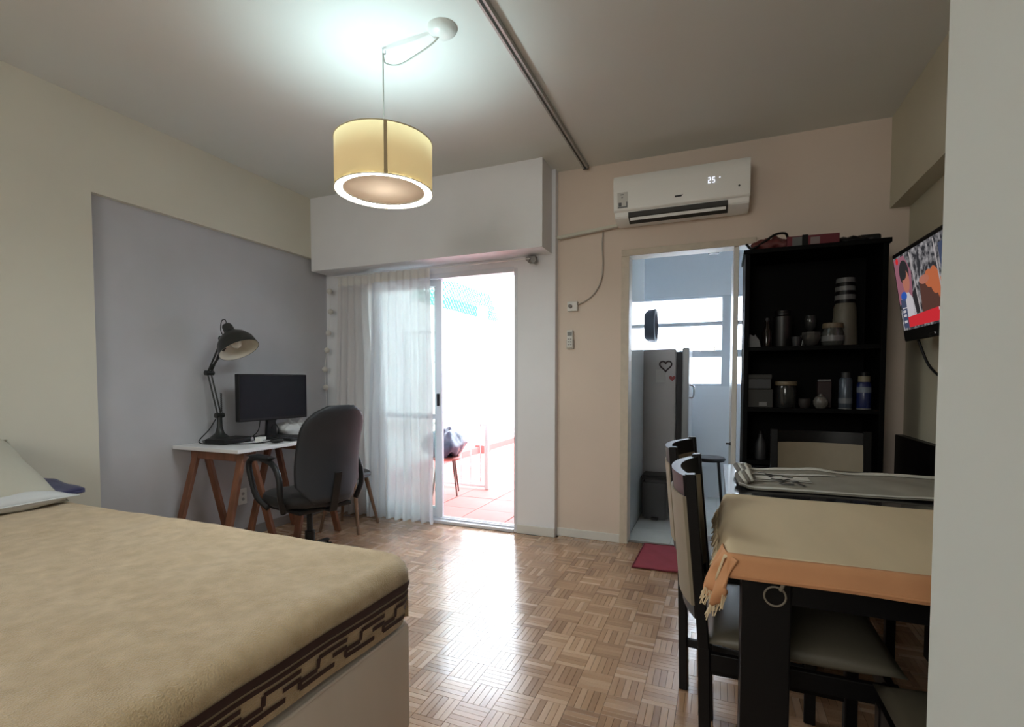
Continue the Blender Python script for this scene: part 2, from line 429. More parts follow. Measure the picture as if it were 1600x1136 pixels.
obj('latch', box(bx(-.18, KY - .01, 1.44, -.16, KY + .012, 1.49, bev=.003), -.05, KY - .01, 1.44, -.03, KY + .012, 1.49, bev=.003), chrome, win, world=True)
# open kitchen door leaf, seen edge-on
dl = struct('door_2', bx(.083, YK + .02, .01, .113, YK + .74, KZ - .01, bev=.003), whitetrim)
b = BM(); lathe(b, [(.012, 0), (.012, .004), (.006, .008), (.006, .03)], M=Matrix.Rotation(-PI / 2, 4, 'Y'), c=(.083, YK + .1, .73), n=12)
obj('keyhole_plate', b, bplast, dl, world=True)
# fridge
fr = thing('fridge', 'small old fridge with door ajar and heart magnets, in the kitchen', 'fridge', (-.60, 4.8, 0))
fgrey = mat('fridge_enamel', (.34, .33, .33), .35)
obj('body', bx(-.95, 4.5, .06, -.335, 5.02, 1.425, bev=.012), fgrey, fr, world=True)
d = obj('door', bx(-.285, 4.49, .07, -.228, 5.02, 1.435, bev=.012), mat('fridge_door', (.32, .33, .33), .3), fr, world=True)
b = BM(); tube(b, smoothpts([(-.228, 4.52, 1.01), (-.195, 4.52, 1.02), (-.19, 4.52, 1.1), (-.225, 4.52, 1.12)]), .008); obj('handle', b, chrome, d, world=True)
obj('gasket', bx(-.335, 4.53, .1, -.285, 5.0, 1.40, bev=.004), mat('gasket', (.05, .05, .055), .7), fr, world=True)
for x in (-.88, -.38): obj('foot', lathe(BM(), [(.02, 0), (.022, .03), (.015, .065)], c=(x, 4.55, 0), n=12), bplast, fr, world=True)
def heart(cx, cz, s, y, m, filled, parent):
    pts = []
    for i in range(28):
        t = 2 * PI * i / 28
        pts.append((cx + s * .0625 * 16 * math.sin(t) ** 3, y, cz + s * .0625 * (13 * math.cos(t) - 5 * math.cos(2 * t) - 2 * math.cos(3 * t) - math.cos(4 * t))))
    bm = BM()
    if filled: prism(bm, [(p[0], p[2]) for p in pts], 'y', y - .006, y + .002)
    else: tube(bm, pts, .007, n=6, closed=True)
    return obj('heart_magnet', bm, m, parent, world=True)
def hmag(cx, cz, s, m, filled, lab):
    o = heart(cx, cz, s, 4.494, m, filled, None); tag(o, lab, 'magnet')
hmag(-.42, 1.283, .05, mat('dark_wicker', (.04, .025, .03), .7), False, 'dark open heart-shaped magnet on the side of the fridge')
hmag(-.365, 1.175, .026, mat('red_magnet', (.22, .03, .03), .5), True, 'small red heart magnet on the side of the fridge')
tag(obj('paper_note', bx(-.50, 4.494, 1.14, -.42, 4.4985, 1.25), mat('note_paper', (.42, .41, .40), .8)), 'pale paper note held on the side of the fridge', 'note')
# round pan hanging by the window
b = BM(); Mx = Matrix.Rotation(PI / 2, 4, 'Y')
lathe(b, [(.0, -.05), (.13, -.05), (.155, -.02), (.165, .05), (.158, .055), (.14, 0), (.0, -.03)], M=Mx, c=(-.62, 5.08, 1.69), n=26, cap=False)
t = thing('hanging_basin', 'dark round basin hanging above the fridge before the kitchen window', 'basin', (-.63, 5.08, 1.5))
obj('bowl', b, mat('dark_enamel', (.05, .055, .07), .4), t, world=True, smooth='auto')
b = BM(); tube(b, arc((-.69, 5.08, 1.865), .02, 0, 2 * PI, 12, 'yz')[:-1], .004, closed=True, n=6); bar(b, (-.69, 5.08, 1.885), (-.69, KY, 1.885), .006, .006); obj('hanging_ring', b, chrome, t, world=True)
# small ceiling fitting in kitchen
t = thing('kitchen_ceiling_lamp', 'small dark spot fitting under the kitchen ceiling behind the doorway', 'lamp', (-.045, 4.1, 2.2))
b = BM(); tube(b, [(-.045, 4.1, CZ), (-.045, 4.1, 2.15)], .006); obj('stem', b, bplast, t, world=True)
obj('spot_head', lathe(BM(), [(.015, .05), (.035, .03), (.042, -.01), (.036, -.015), (.0, -.01)], c=(-.045, 4.1, 2.12), n=18), bplast, t, world=True, smooth='auto')
# bin under
t = thing('pedal_bin', 'dark grey pedal bin standing beside the fridge in the kitchen', 'bin', (-.46, 4.35, 0))
binm = mat('bin_plastic', (.035, .037, .042), .4)
obj('bucket', prism(BM(), [(-.575, 4.25), (-.37, 4.25), (-.37, 4.45), (-.575, 4.45)], 'z', .0, .33, bev=.02), binm, t, world=True)
obj('lid', prism(BM(), [(-.585, 4.24), (-.36, 4.24), (-.36, 4.46), (-.585, 4.46)], 'z', .335, .37, bev=.012), bplast, t, world=True)
obj('pedal', bx(-.50, 4.21, .012, -.44, 4.26, .025, bev=.004), bplast, t, world=True)
# kitchen counter at the right (dark) with a kettle-like handle
t = thing('kitchen_stool', 'dark stool behind the dining chairs inside the kitchen doorway', 'stool', (-.06, 4.6, 0))
obj('seat', lathe(BM(), [(0, .47), (.12, .47), (.13, .485), (.12, .50), (0, .505)], c=(-.06, 4.6, 0), n=20, cap=False), bplast, t, world=True, smooth='auto')
for sx, sy in ((-1, -1), (1, -1), (1, 1), (-1, 1)):
    b = BM(); tube(b, [(-.06 + sx * .07, 4.6 + sy * .07, .475), (-.06 + sx * .11, 4.6 + sy * .11, 0)], .011); obj('leg', b, bplast, t, world=True)

# ================================================================ BALCONY
tb = BM(); box(tb, -3.7, YD + .13, -.2, .5, 10.2, -.03)
tf = struct('floor_balcony', tb, mat('terrace_joint', (.30, .12, .10), .9))
redt = mat('red_terrace_tile', (.48, .16, .135), .7, var=.12, vscale=3)
tme = None
for i in range(9):
    for j in range(16):
        x0, y0 = -3.6 + i * .4, YD + .135 + j * .4
        if x0 + .2 > -1.15 and y0 < 5.6: continue
        if tme is None: t = obj('terrace_tile', bx(.003, .003, -.03, .397, .397, -.005, bev=.002, seg=1), redt, tf); tme = t
        else: t = tme.copy(); COL.objects.link(t)
        t.location = (x0, y0, random.uniform(-.002, .001))
outw = mat('white_render', (.80, .78, .76), .9, var=.03, vscale=2)
struct('wall_balcony_left', bx(-3.8, YK + .15, -.2, -3.6, 10.2, 2.35), outw)
struct('wall_balcony_end', bx(-3.8, 9.6, -.2, .5, 9.8, 1.9), outw)
b = BM(); box(b, -3.6, YD + .17, -.02, -3.53, 9.6, .09, bev=.006); box(b, -3.6, 7.2, -.02, -3.44, 7.45, .12, bev=.006)
struct('baseboard_balcony', b, mat('red_skirting', (.42, .10, .09), .7))
struct('trim_5', bx(-3.6, 7.23, -.02, -3.47, 7.42, 2.35), outw)
# gate / screen of bars
g = thing('barred_gate', 'white metal barred gate standing open across the terrace outside the balcony door', 'gate', (-2.27, 4.8, 0))
gm = mat('gate_paint', (.62, .60, .58), .5)
obj('post', bx(-2.285, 4.785, 0, -2.245, 4.825, 1.72, bev=.003), gm, g, world=True)
obj('post', bx(-3.30, 4.785, 0, -3.26, 4.825, 1.72, bev=.003), gm, g, world=True)
for z in (.03, .685, 1.36, 1.69): obj('rail', bx(-3.27, 4.795, z - .012, -2.27, 4.815, z + .012, bev=.002), gm, g, world=True)
for k in range(8):
    x = -3.16 + k * .117; b = BM(); tube(b, [(x, 4.805, .03), (x, 4.805, 1.69)], .006, n=6); obj('bar', b, gm, g, world=True)
# lattice net at wall top
b = BM()
for k in range(26):
    y = 5.4 + k * .09; 
    tube(b, [(-3.58, y, 2.18), (-3.58, y + .42, 2.60)], .011, n=4); tube(b, [(-3.58, y + .42, 2.18), (-3.58, y, 2.60)], .011, n=4)
tag(obj('green_netting', b, mat('green_net', (.02, .30, .22), .6), kind='stuff'), 'green lattice netting along the top of the terrace wall', 'netting')
# low table with bagged cushion outside
t = thing('terrace_stool', 'round seat on thin dark legs outside, under the dark bag', 'stool', (-2.56, 4.45, 0))
obj('seat', lathe(BM(), [(0, .36), (.14, .355), (.155, .37), (.14, .385), (0, .385)], c=(-2.56, 4.45, 0), n=22, cap=False), mat('red_seat', (.35, .08, .06), .5), t, world=True, smooth='auto')
for a in (-.35, 1.2, 2.8, 4.3):
    b = BM(); tube(b, [(-2.56 + .11 * math.cos(a), 4.45 + .11 * math.sin(a), .365), (-2.56 + .17 * math.cos(a), 4.45 + .17 * math.sin(a), .0)], [.012, .008]); obj('leg', b, mat('brown_leg', (.12, .05, .035), .5), t, world=True)
b = pillow_bm(.36, .36, .26, n=18, wr=.09, seed=4, pinch=-.05)
bmesh.ops.transform(b, matrix=Matrix.Translation((-2.575, 4.45, .51)), verts=b.verts)
tag(obj('dark_bag', b, mat('dark_plastic_bag', (.05, .055, .09), .25), smooth=True), 'shiny dark plastic bag lying on the stool outside', 'bag')

# ================================================================ CURTAINS
def curtain(name, x0t, x1t, x0b, x1b, z0, z1, y, folds, amp, m, label, seed, head=True):
    t = thing(name, label, 'curtain', ((x0b + x1b) / 2, y, z0))
    nu, nv = folds * 10, 26
    def f(u, v):
        z = z1 + (z0 - z1) * v; x = (x0t + (x1t - x0t) * u) * (1 - v) + (x0b + (x1b - x0b) * u) * v
        a = amp * (.55 + .6 * v) * (1 + .5 * noise.noise(Vector((u * folds * .7 + seed, 0, 1))))
        ph = 2 * PI * folds * u + .9 * noise.noise(Vector((u * 3 + seed, v * 1.5, 3))) * 2
        return Vector((x + .25 * a * math.sin(ph * 1 + 1.3), y + a * math.sin(ph) + .012 * noise.noise(Vector((x * 4, z * 2, seed))), z + (.01 * math.sin(ph) if v > .96 else 0)))
    obj('fabric', sheet(BM(), nu, nv, f), m, t, world=True, smooth=True)
    def h(u, v):
        p = f(u, v * .036); return p + Vector((0, -.004, .0))
    obj('heading_tape', sheet(BM(), nu, 2, h), mat('heading_tape', (.72, .70, .68), .8), t, world=True, smooth=True)
    return t
liner = thin('grey_linen', (.78, .76, .77), .03, .35)
sheer = thin('white_voile', (.72, .73, .78), .08, .25)
curtain('linen_curtain', -3.02, -2.60, -3.08, -2.50, .02, 2.03, 3.435, 6, .028, liner, 'thick greyish linen curtain drawn at the corner, left of the sheer one', 1)
curtain('sheer_curtain', -2.64, -2.09, -2.72, -2.065, .03, 2.03, 3.40, 8, .022, sheer, 'sheer white voile curtain hanging beside the open balcony door', 5)
b = BM(); tube(b, [(-3.06, 3.43, 2.035), (-1.27, 3.43, 2.035)], .004, n=8)
t = thing('curtain_rod', 'thin white curtain wire fixed under the beam over the balcony door', 'curtain rod', (-2.2, 3.43, 2.035))
obj('wire', b, white, t, world=True)
b = BM(); box(b, -1.30, 3.45, 2.015, -1.235, YD, 2.06, bev=.008); tube(b, [(-1.29, 3.43, 2.035), (-1.29, 3.46, 2.035)], .016, n=12); tube(b, [(-1.24, 3.415, 2.02), (-1.24, 3.46, 2.02)], .02, n=12)
obj('bracket', b, mat('grey_bracket', (.3, .29, .28), .5), t, world=True)
# pompom garland
t = thing('pompom_garland', 'string of white pompom balls hanging beside the curtain in the corner', 'garland', (-3.14, 3.42, 1.0))
pts = [(-3.10, 3.42, 1.98), (-3.103, 3.42, 1.921), (-3.095, 3.42, 1.746), (-3.12, 3.42, 1.565), (-3.14, 3.42, 1.417), (-3.165, 3.42, 1.251), (-3.16, 3.42, 1.095), (-3.15, 3.42, .8), (-3.16, 3.42, .5)]
obj('cord', tube(BM(), smoothpts(pts), .002, n=5), white, t, world=True)
pm = mat('pompom_wool', (.66, .64, .60), .95, bump=.6, bscale=200)
for p in pts[1:]:
    bm = BM(); bmesh.ops.create_icosphere(bm, subdivisions=3, radius=.024)
    for v in bm.verts: v.co *= 1 + .07 * noise.noise(v.co * 90)
    bmesh.ops.translate(bm, verts=bm.verts, vec=Vector(p)); obj('ball', bm, pm, t, world=True, smooth=True)

# ================================================================ BED
bed = thing('bed', 'low double bed base and mattress with pale beige fabric cover', 'bed', (-2.0, .66, 0))
basem = mat('beige_base_fabric', (.82, .72, .62), .85, var=.05, vscale=4, bump=.15, bscale=250, stretch=(1, 1, .12))
BX0, BX1, BY0, BY1 = XL + .005, -.885, -.10, 1.315
bb = bx(BX0, BY0, .05, BX1, BY1, .395, bev=.018, seg=3)
obj('base', bb, basem, bed, world=True, smooth='auto')
b = BM()
def loop_rect(x0, y0, x1, y1, z, r=.02): return [(x0 + r, y0, z), (x1 - r, y0, z), (x1, y0 + r, z), (x1, y1 - r, z), (x1 - r, y1, z), (x0 + r, y1, z), (x0, y1 - r, z), (x0, y0 + r, z)]
tube(b, loop_rect(BX0 + .003, BY0 + .003, BX1 - .003, BY1 - .003, .390), .005, n=6, closed=True); obj('piping', b, basem, bed, world=True, smooth=True)
for x in (BX0 + .12, BX1 - .12):
    for y in (BY0 + .12, BY1 - .12): obj('leg', lathe(BM(), [(.025, 0), (.03, .055)], c=(x, y, 0), n=14), bplast, bed, world=True)
obj('mattress', bx(BX0 + .01, BY0 + .02, .397, BX1 - .03, BY1 - .0, .585, bev=.05, seg=4), mat('mattress_ticking', (.6, .56, .5), .9), bed, world=True, smooth=True)
# blanket: grid draped over, with greek key border on the foot side
def blanket_mat():
    m = mat('fleece_blanket', (.58, .44, .27), .95, sheen=.35)
    nt = m.node_tree; bs = nt.nodes['Principled BSDF']; L = nt.links.new
    n = nt.nodes.new('ShaderNodeTexNoise'); n.inputs['Scale'].default_value = 260; n.inputs['Detail'].default_value = 3
    g = nt.nodes.new('ShaderNodeNewGeometry'); L(g.outputs['Position'], n.inputs['Vector'])
    n2 = nt.nodes.new('ShaderNodeTexNoise'); n2.inputs['Scale'].default_value = 22; n2.inputs['Detail'].default_value = 5; L(g.outputs['Position'], n2.inputs['Vector'])
    ad = nt.nodes.new('ShaderNodeMath'); ad.operation = 'ADD'; L(n.outputs[0], ad.inputs[0]); L(n2.outputs[0], ad.inputs[1])
    bp = nt.nodes.new('ShaderNodeBump'); bp.inputs['Strength'].default_value = .9; bp.inputs['Distance'].default_value = .006
    L(ad.outputs[0], bp.inputs['Height']); L(bp.outputs[0], bs.inputs['Normal'])
    r = nt.nodes.new('ShaderNodeValToRGB'); r.color_ramp.elements[0].position = .3; r.color_ramp.elements[1].position = .75
    r.color_ramp.elements[0].color = (.52, .37, .20, 1); r.color_ramp.elements[1].color = (.68, .51, .31, 1); L(n2.outputs[0], r.inputs[0]); L(r.outputs[0], bs.inputs['Base Color'])
    return m
fle = blanket_mat(); brown = mat('brown_fleece', (.050, .018, .014), .95, sheen=.1, bump=.5, bscale=250)
bt = thing('blanket', 'tan fleece blanket with dark brown key border spread over the bed', 'blanket', (-2.0, .66, .6))
FX = -.868; FY = 1.352; TOPZ = .607
# cross-section profile along s from wall to hem at the foot: list of (x, z)
def prof_x(s):
    # s in metres from x=BX0
    flat = (FX - .055) - (BX0 + .02)
    if s <= flat: return BX0 + .02 + s, 0, 0
    s2 = s - flat; q = .055 * PI / 2
    if s2 < q: a = s2 / .055; return FX - .055 + .055 * math.sin(a), -.055 * (1 - math.cos(a)), 1
    return FX - .10 * (s2 - q) * (s2 - q > .03), -.055 - (s2 - q), 1
SL = (FX - .055) - (BX0 + .02) + .055 * PI / 2 + .145
def prof_y(t):
    flat = (FY - .055) - (BY0 - .03)
    if t <= flat: return BY0 - .03 + t, 0
    s2 = t - flat; q = .055 * PI / 2
    if s2 < q: a = s2 / .055; return FY - .055 + .055 * math.sin(a), -.055 * (1 - math.cos(a))
    return FY - .02 * min(1, (s2 - q) * 8), -.055 - (s2 - q)
TL = (FY - .055) - (BY0 - .03) + .055 * PI / 2 + .14
def bl(s, t, off=0):
    x, dz, _ = prof_x(s); y, dz2 = prof_y(t)
    z = TOPZ + min(dz, dz2) if (dz < 0 and dz2 < 0) else TOPZ + dz + dz2
    # round the vertical corner
    cx, cy, R = FX - .11, FY - .11, .11
    if x > cx and y > cy:
        vx, vy = x - cx, y - cy; d = math.hypot(vx, vy); mx = max(abs(vx), abs(vy))
        if d > 1e-6: x, y = cx + vx / d * mx, cy + vy / d * mx
    top = 1 if (dz == 0 and dz2 == 0) else .3
    wv = .012 * noise.noise(Vector((x * 2.2, y * 2.8, 1))) + .008 * noise.noise(Vector((x * 6, y * 7, 2)))
    fold = .010 * max(0, noise.noise(Vector((x * 1.6 + 8, y * 14 + x * 5, .3)))) * max(0, 1 - abs(x + 2.0) * .9)
    z += top * (wv + fold) + .018 * top * max(0, 1 - abs(y - 1.25) * 5) * noise.noise(Vector((x * 5, 3, 0)))
    if dz < -.02: x += .006 * noise.noise(Vector((y * 5, z * 6, 9))) + off
    if dz2 < -.02: y += .008 * noise.noise(Vector((x * 5, z * 6, 4)))
    # the hem hangs a little crooked: higher towards the near end
    if dz < -.055: z += (dz + .055) * -.0 + .02 * (1.3 - y) * min(1, (-dz - .055) / .1)
    return Vector((x, y, z))
b = sheet(BM(), 110, 70, lambda u, v: bl(u * SL, v * TL))
bmesh.ops.recalc_face_normals(b, faces=b.faces)

obj('fleece', b, fle, bt, world=True, smooth=True)
SD = (FX - .055) - (BX0 + .02) + .055 * PI / 2
def ribbon(bm, t0, d0, t1, d1, wdt):
    n = max(1, int(max(abs(t1 - t0), abs(d1 - d0)) / .02)); horiz = abs(t1 - t0) > abs(d1 - d0)
    g = []
    for i in range(n + 1):
        k = i / n; t = t0 + (t1 - t0) * k; d = d0 + (d1 - d0) * k
        row = []
        for e in (-.5, 0, .5):
            tt, dd = (t, d + e * wdt) if horiz else (t + e * wdt, d)
            p = bl(SD + dd, min(max(tt, 0), TL)); row.append(bm.verts.new(p + Vector((.0035, .0015, 0))))
        g.append(row)
    for i in range(n):
        for j in range(2): bm.faces.new((g[i][j], g[i + 1][j], g[i + 1][j + 1], g[i][j + 1]))
b = BM(); TE = (FY - .055) - (BY0 - .03) + .03
ribbon(b, .2, .022, TE, .022, .026); ribbon(b, .2, .048, TE, .048, .014)
k = TE - .01
while k > .3:
    L_ = .155
    ribbon(b, k - .10, .070, k, .070, .013); ribbon(b, k - .10, .070, k - .10, .100, .013)
    ribbon(b, k - .155, .100, k - .10, .100, .013); ribbon(b, k - .05, .092, k + .002, .092, .013); ribbon(b, k - .155, .100, k - .155, .118, .013)
    ribbon(b, k - .155, .118, k - .04, .118, .013)
    k -= L_
obj('key_border', b, brown, bt, world=True, smooth=True, label='dark brown woven key border')
# pillows
def pillow(name, w_, d_, h_, loc, rot, m, label, cat, seed, pinch=.07):
    b = pillow_bm(w_, d_, h_, seed=seed, pinch=pinch, wr=.016); t = thing(name, label, cat, loc, rot)
    obj('cushion', b, m, t, smooth=True)
    b = BM(); pts = []
    n = 40
    for i in range(4 * n):
        e, k = divmod(i, n); q = -1 + 2 * k / n
        x, y = [(q, -1), (1, q), (-q, 1), (-1, -q)][e]
        kx = 1 - pinch * ((1 - abs(y) ** 2) * abs(x) ** 3); ky = 1 - pinch * ((1 - abs(x) ** 2) * abs(y) ** 3)
        pts.append((x * w_ / 2 * kx, y * d_ / 2 * ky, 0))
    tube(b, pts, .004, n=5, closed=True); obj('seam', b, m, t, smooth=True)
    return t
pcream = mat('pillow_cotton', (.52, .50, .42), .9, bump=.3, bscale=14)
pillow('pillow', .50, .72, .22, (-2.88, .93, .738), (.02, .54, .06), pcream, 'large creased greyish cream pillow leaning on the wall at the bed head', 'pillow', 2)
pillow('pillow', .46, .70, .10, (-2.84, .955, .652), (.0, .04, .06), mat('white_pillowcase', (.62, .63, .64), .9, bump=.3, bscale=14), 'flatter white pillow, its corner showing under the large cream one', 'pillow', 7)
navy = mat('navy_cloth', (.045, .045, .13), .85, sheen=.3, bump=.3, bscale=60)
t = thing('folded_cloth', 'folded navy blue cloth lying in the bed corner beside the pillows', 'cloth', (-2.97, 1.31, .617), (0, 0, .15))
def nv(u, v, z, k): return Vector((-.14 + .30 * u + .01 * noise.noise(Vector((u * 3, v * 3, k))), -.11 + .22 * v, z * (1 - .75 * u ** 1.3) + .008 * noise.noise(Vector((u * 4, v * 4, k)))))
for k, z in ((0, .03), (1, .06)):
    obj('cloth_fold', sheet(BM(), 14, 12, lambda u, v: nv(u, v, z, k) , th=.012), navy, t, smooth=True)

# ================================================================ DESK AREA
desk = thing('trestle_desk', 'white topped desk on reddish wooden trestles against the grey wall', 'desk', (-2.93, 2.65, 0), (0, 0, 0))
obj('desktop', bx(-3.205, 2.115, .718, -2.625, 3.02, .740, bev=.002), desk_white, desk, world=True)
def trestle(y, label):
    t = thing('trestle', label, 'trestle', (-2.9, y, 0)); t.name = 'trestle'
    return t
def tres(yc):
    xs = (-3.10, -2.70)
    obj('crossbeam', bx(xs[0] - .04, yc - .045, .655, xs[1] + .03, yc + .045, .717, bev=.003), pine, desk, world=True)
    for x in xs:
        for s in (-1, 1):
            b = BM(); bar(b, (x, yc + s * .03, .70), (x + (.02 if x > -2.9 else -.02), yc + s * .21, .005), .05, .024, roll=PI/2); obj('leg', b, pine, desk, world=True)
tres(2.235); tres(2.80)
obj('lower_shelf', bx(-3.13, 2.42, .02, -2.62, 2.7, .038, bev=.003), pinel, desk, world=True) if False else None
# monitor
mo = thing('monitor', 'black flat computer monitor standing on the white desk', 'monitor', (-2.98, 2.70, .742), (0, 0, -.06))
obj('housing', bx(-.02, -.285, .13, .02, .285, .458, bev=.006), bplast, mo)
obj('screen', bx(.018, -.275, .150, .0215, .275, .448), mat('dark_screen', (.006, .006, .010), .45, spec=.2), mo)
obj('stand_neck', prism(BM(), [(-.045, .01), (.045, .01), (.03, .2), (-.03, .2)], 'x', -.045, -.02, bev=.004), bplast, mo)
obj('stand_foot', prism(BM(), [(-.10, -.12), (.10, -.12), (.12, .12), (-.12, .12)], 'z', 0, .014, bev=.005), bplast, mo)
# task lamp
la = thing('task_lamp', 'black jointed desk lamp with a dome shade on the white desk', 'lamp', (-3.06, 2.37, .742))
lb = mat('black_lamp_metal', (.018, .020, .019), .4)
obj('base', lathe(BM(), [(0, 0), (.10, 0), (.102, .012), (.06, .03), (.028, .06), (.018, .10), (.016, .18), (0, .185)], c=(-3.10, 2.365, .742), n=28, cap=False), lb, la, world=True, smooth='auto')
J0 = (-3.10, 2.365, .92); J1 = (-3.155, 2.34, 1.205); J2 = (-3.03, 2.355, 1.43)
b = BM()
for s in (-.012, .012): bar(b, (J0[0], J0[1] + s, J0[2]), (J1[0], J1[1] + s, J1[2]), .009, .009)
obj('lower_arm', b, lb, la, world=True)
b = BM()
for s in (-.012, .012): bar(b, (J1[0], J1[1] + s, J1[2]), (J2[0], J2[1] + s, J2[2]), .010, .010)
bar(b, (J1[0] + .01, J1[1], J1[2] + .02), (J2[0] + .01, J2[1], J2[2] - .06), .02, .006)
obj('upper_arm', b, lb, la, world=True)
for p in (J0, J1, J2):
    b = BM(); tube(b, [(p[0], p[1] - .028, p[2]), (p[0], p[1] + .028, p[2])], .017, n=14); obj('joint_knob', b, lb, la, world=True)
b = BM(); c0 = Vector(J0) + Vector((.022, 0, .0)); 
pts = [(J0[0] + .02 + .006 * math.cos(i * 1.2), J0[1] + .006 * math.sin(i * 1.2), J0[2] + .02 + i * .0012) for i in range(110)]
tube(b, pts, .0016, n=4); obj('spring', b, lb, la, world=True)
# shade aims down toward viewer/right
ax = Vector((.52, .05, -.85)).normalized(); zq = ax.to_track_quat('Z', 'Y').to_matrix().to_4x4()
SC = Vector((-2.98, 2.37, 1.46))
lampout = [(.0, -.075), (.026, -.072), (.032, -.06), (.034, -.02), (.05, -.005), (.085, .02), (.112, .06), (.123, .11), (.126, .125)]
lampin = [(.123, .124), (.119, .11), (.108, .062), (.082, .025), (.046, .004), (0, .0)]
b = BM(); lathe(b, lampout, M=zq, c=SC, n=36, cap=False, mi=0); lathe(b, lampin, M=zq, c=SC, n=36, cap=False, mi=1); bmesh.ops.remove_doubles(b, verts=b.verts, dist=.0003)
sh = obj('shade', b, [lb, mat('cream_shade_inside', (.70, .64, .54), .5)], la, world=True, smooth='auto')
b = BM(); lathe(b, [(.0, .0), (.016, .0), (.017, .03), (.03, .055), (.034, .075), (.024, .098), (0, .108)], M=zq, c=SC, n=20, cap=False); obj('bulb', b, mat('opal_bulb', (.8, .76, .66), .25), la, world=True, smooth=True)
b = BM(); q = SC - ax * .07; tube(b, smoothpts([q, q + Vector((-.01, 0, .035)), q + Vector((-.045, 0, .03)), q + Vector((-.055, 0, -.03)), Vector(J2) + Vector((0, 0, .01))]), .003, n=6)
obj('cable', b, bplast, la, world=True)
b = BM(); tube(b, smoothpts([(-3.10, 2.34, .90), (-3.09, 2.28, .83), (-3.09, 2.21, .765), (-3.05, 2.22, .747), (-2.99, 2.30, .747), (-2.98, 2.45, .747), (-3.0, 2.6, .747)]), .0035, n=6); obj('power_cable', b, bplast, la, world=True)
# base block under the lamp (router-like box)
t = thing('router', 'flat black device with a silver knob under the lamp foot', 'router', (-3.0, 2.36, .742), (0, 0, .1))
obj('case', bx(-.085, -.12, .0, .085, .13, .032, bev=.008), bplast, t)
b = BM(); lathe(b, [(.013, 0), (.012, .01), (0, .011)], M=Matrix.Rotation(PI / 2, 4, 'Y'), c=(.085, .095, .017), n=14); obj('knob', b, chrome, t, label='silver knob')
# keyboard, headset, adapters, papers, cables
t = thing('keyboard', 'thin black keyboard lying before the monitor on the white desk', 'keyboard', (-2.75, 2.76, .742), (0, 0, .05))
obj('case', bx(-.065, -.20, 0, .065, .20, .016, bev=.004), bplast, t)
kb = BM()
for i in range(5):
    for j in range(15): box(kb, -.052 + i * .021, -.19 + j * .0255, .015, -.035 + i * .021, -.168 + j * .0255, .021)
obj('keys', kb, dgrey, t, kind='stuff')
tag(obj('mouse', (lambda b: (bmesh.ops.create_uvsphere(b, u_segments=18, v_segments=12, radius=1), bmesh.ops.transform(b, matrix=Matrix.Translation((-2.70, 2.47, .757)) @ Matrix.Diagonal((.03, .05, .016, 1)), verts=b.verts), b)[2])(BM()), bplast, smooth=True), 'small dark mouse lying near the desk edge before the monitor', 'mouse')
t = thing('power_adapter', 'small white plug adapter lying on the desk between lamp and keyboard', 'adapter', (-2.79, 2.42, .742), (0, 0, .3))
obj('body', bx(-.022, -.03, 0, .022, .03, .04, bev=.004), white, t)
for s in (-.009, .009): obj('pin', bx(.022, s - .002, .017, .038, s + .002, .023), chrome, t)
b = BM(); 
t = thing('paper_pile', 'crumpled white papers and cloth lying behind the monitor', 'papers', (-3.05, 2.93, .742), (0, 0, -.1))
obj('sheet', pillow_bm(.20, .27, .09, n=18, wr=.05, seed=12), mat('paper_white', (.68, .68, .68), .7), t, smooth=True).location = (0, 0, .045)
b = BM(); tube(b, [(-.02 + .0 * i, .05, .0) for i in (0,)] + [(0, .05, .1)], .03) if False else None
tube(b, arc((.05, .03, .05), .045, 0, 2 * PI, 20, 'xy')[:-1], .010, closed=True, n=8); obj('ribbon_roll', b, mat('roll_white', (.7, .7, .72), .4), t, smooth=True)
b = BM()
for pts in ([(-3.0, 2.48, .749), (-2.93, 2.52, .752), (-2.86, 2.56, .75), (-2.9, 2.68, .75), (-3.0, 2.75, .75)],
            [(-2.95, 2.24, .748), (-2.82, 2.30, .748), (-2.76, 2.42, .748), (-2.80, 2.56, .75), (-2.78, 2.66, .76)],
            [(-2.9, 2.46, .75), (-2.85, 2.50, .77), (-2.88, 2.60, .752), (-2.97, 2.62, .752)],
            [(-3.02, 2.62, .88), (-3.02, 2.60, .80), (-3.05, 2.56, .755), (-3.12, 2.50, .75)],
            [(-3.02, 2.72, .88), (-3.0, 2.76, .80), (-3.05, 2.80, .755), (-3.12, 2.86, .75)],
            [(-3.02, 2.77, .88), (-3.0, 2.70, .81), (-3.05, 2.74, .76), (-3.12, 2.70, .75)]):
    tube(b, smoothpts(pts, 6), .0035, n=6)
tag(obj('tangled_cables', b, bplast, kind='stuff'), 'tangle of thin black cables across the white desk', 'cables')
t = thing('wall_outlet', 'white electrical outlet low on the grey wall under the desk', 'outlet', (XG, 2.615, .31))
obj('plate', bx(XG, 2.58, .25, XG + .009, 2.65, .365, bev=.003), white, t, world=True)
for dz in (-.02, .02):
    obj('socket', lathe(BM(), [(.012, 0), (.011, .004), (0, .004)], M=Matrix.Rotation(PI / 2, 4, 'Y'), c=(XG + .008, 2.615, .308 + dz), n=12), mat('socket_grey', (.35, .35, .35), .5), t, world=True)

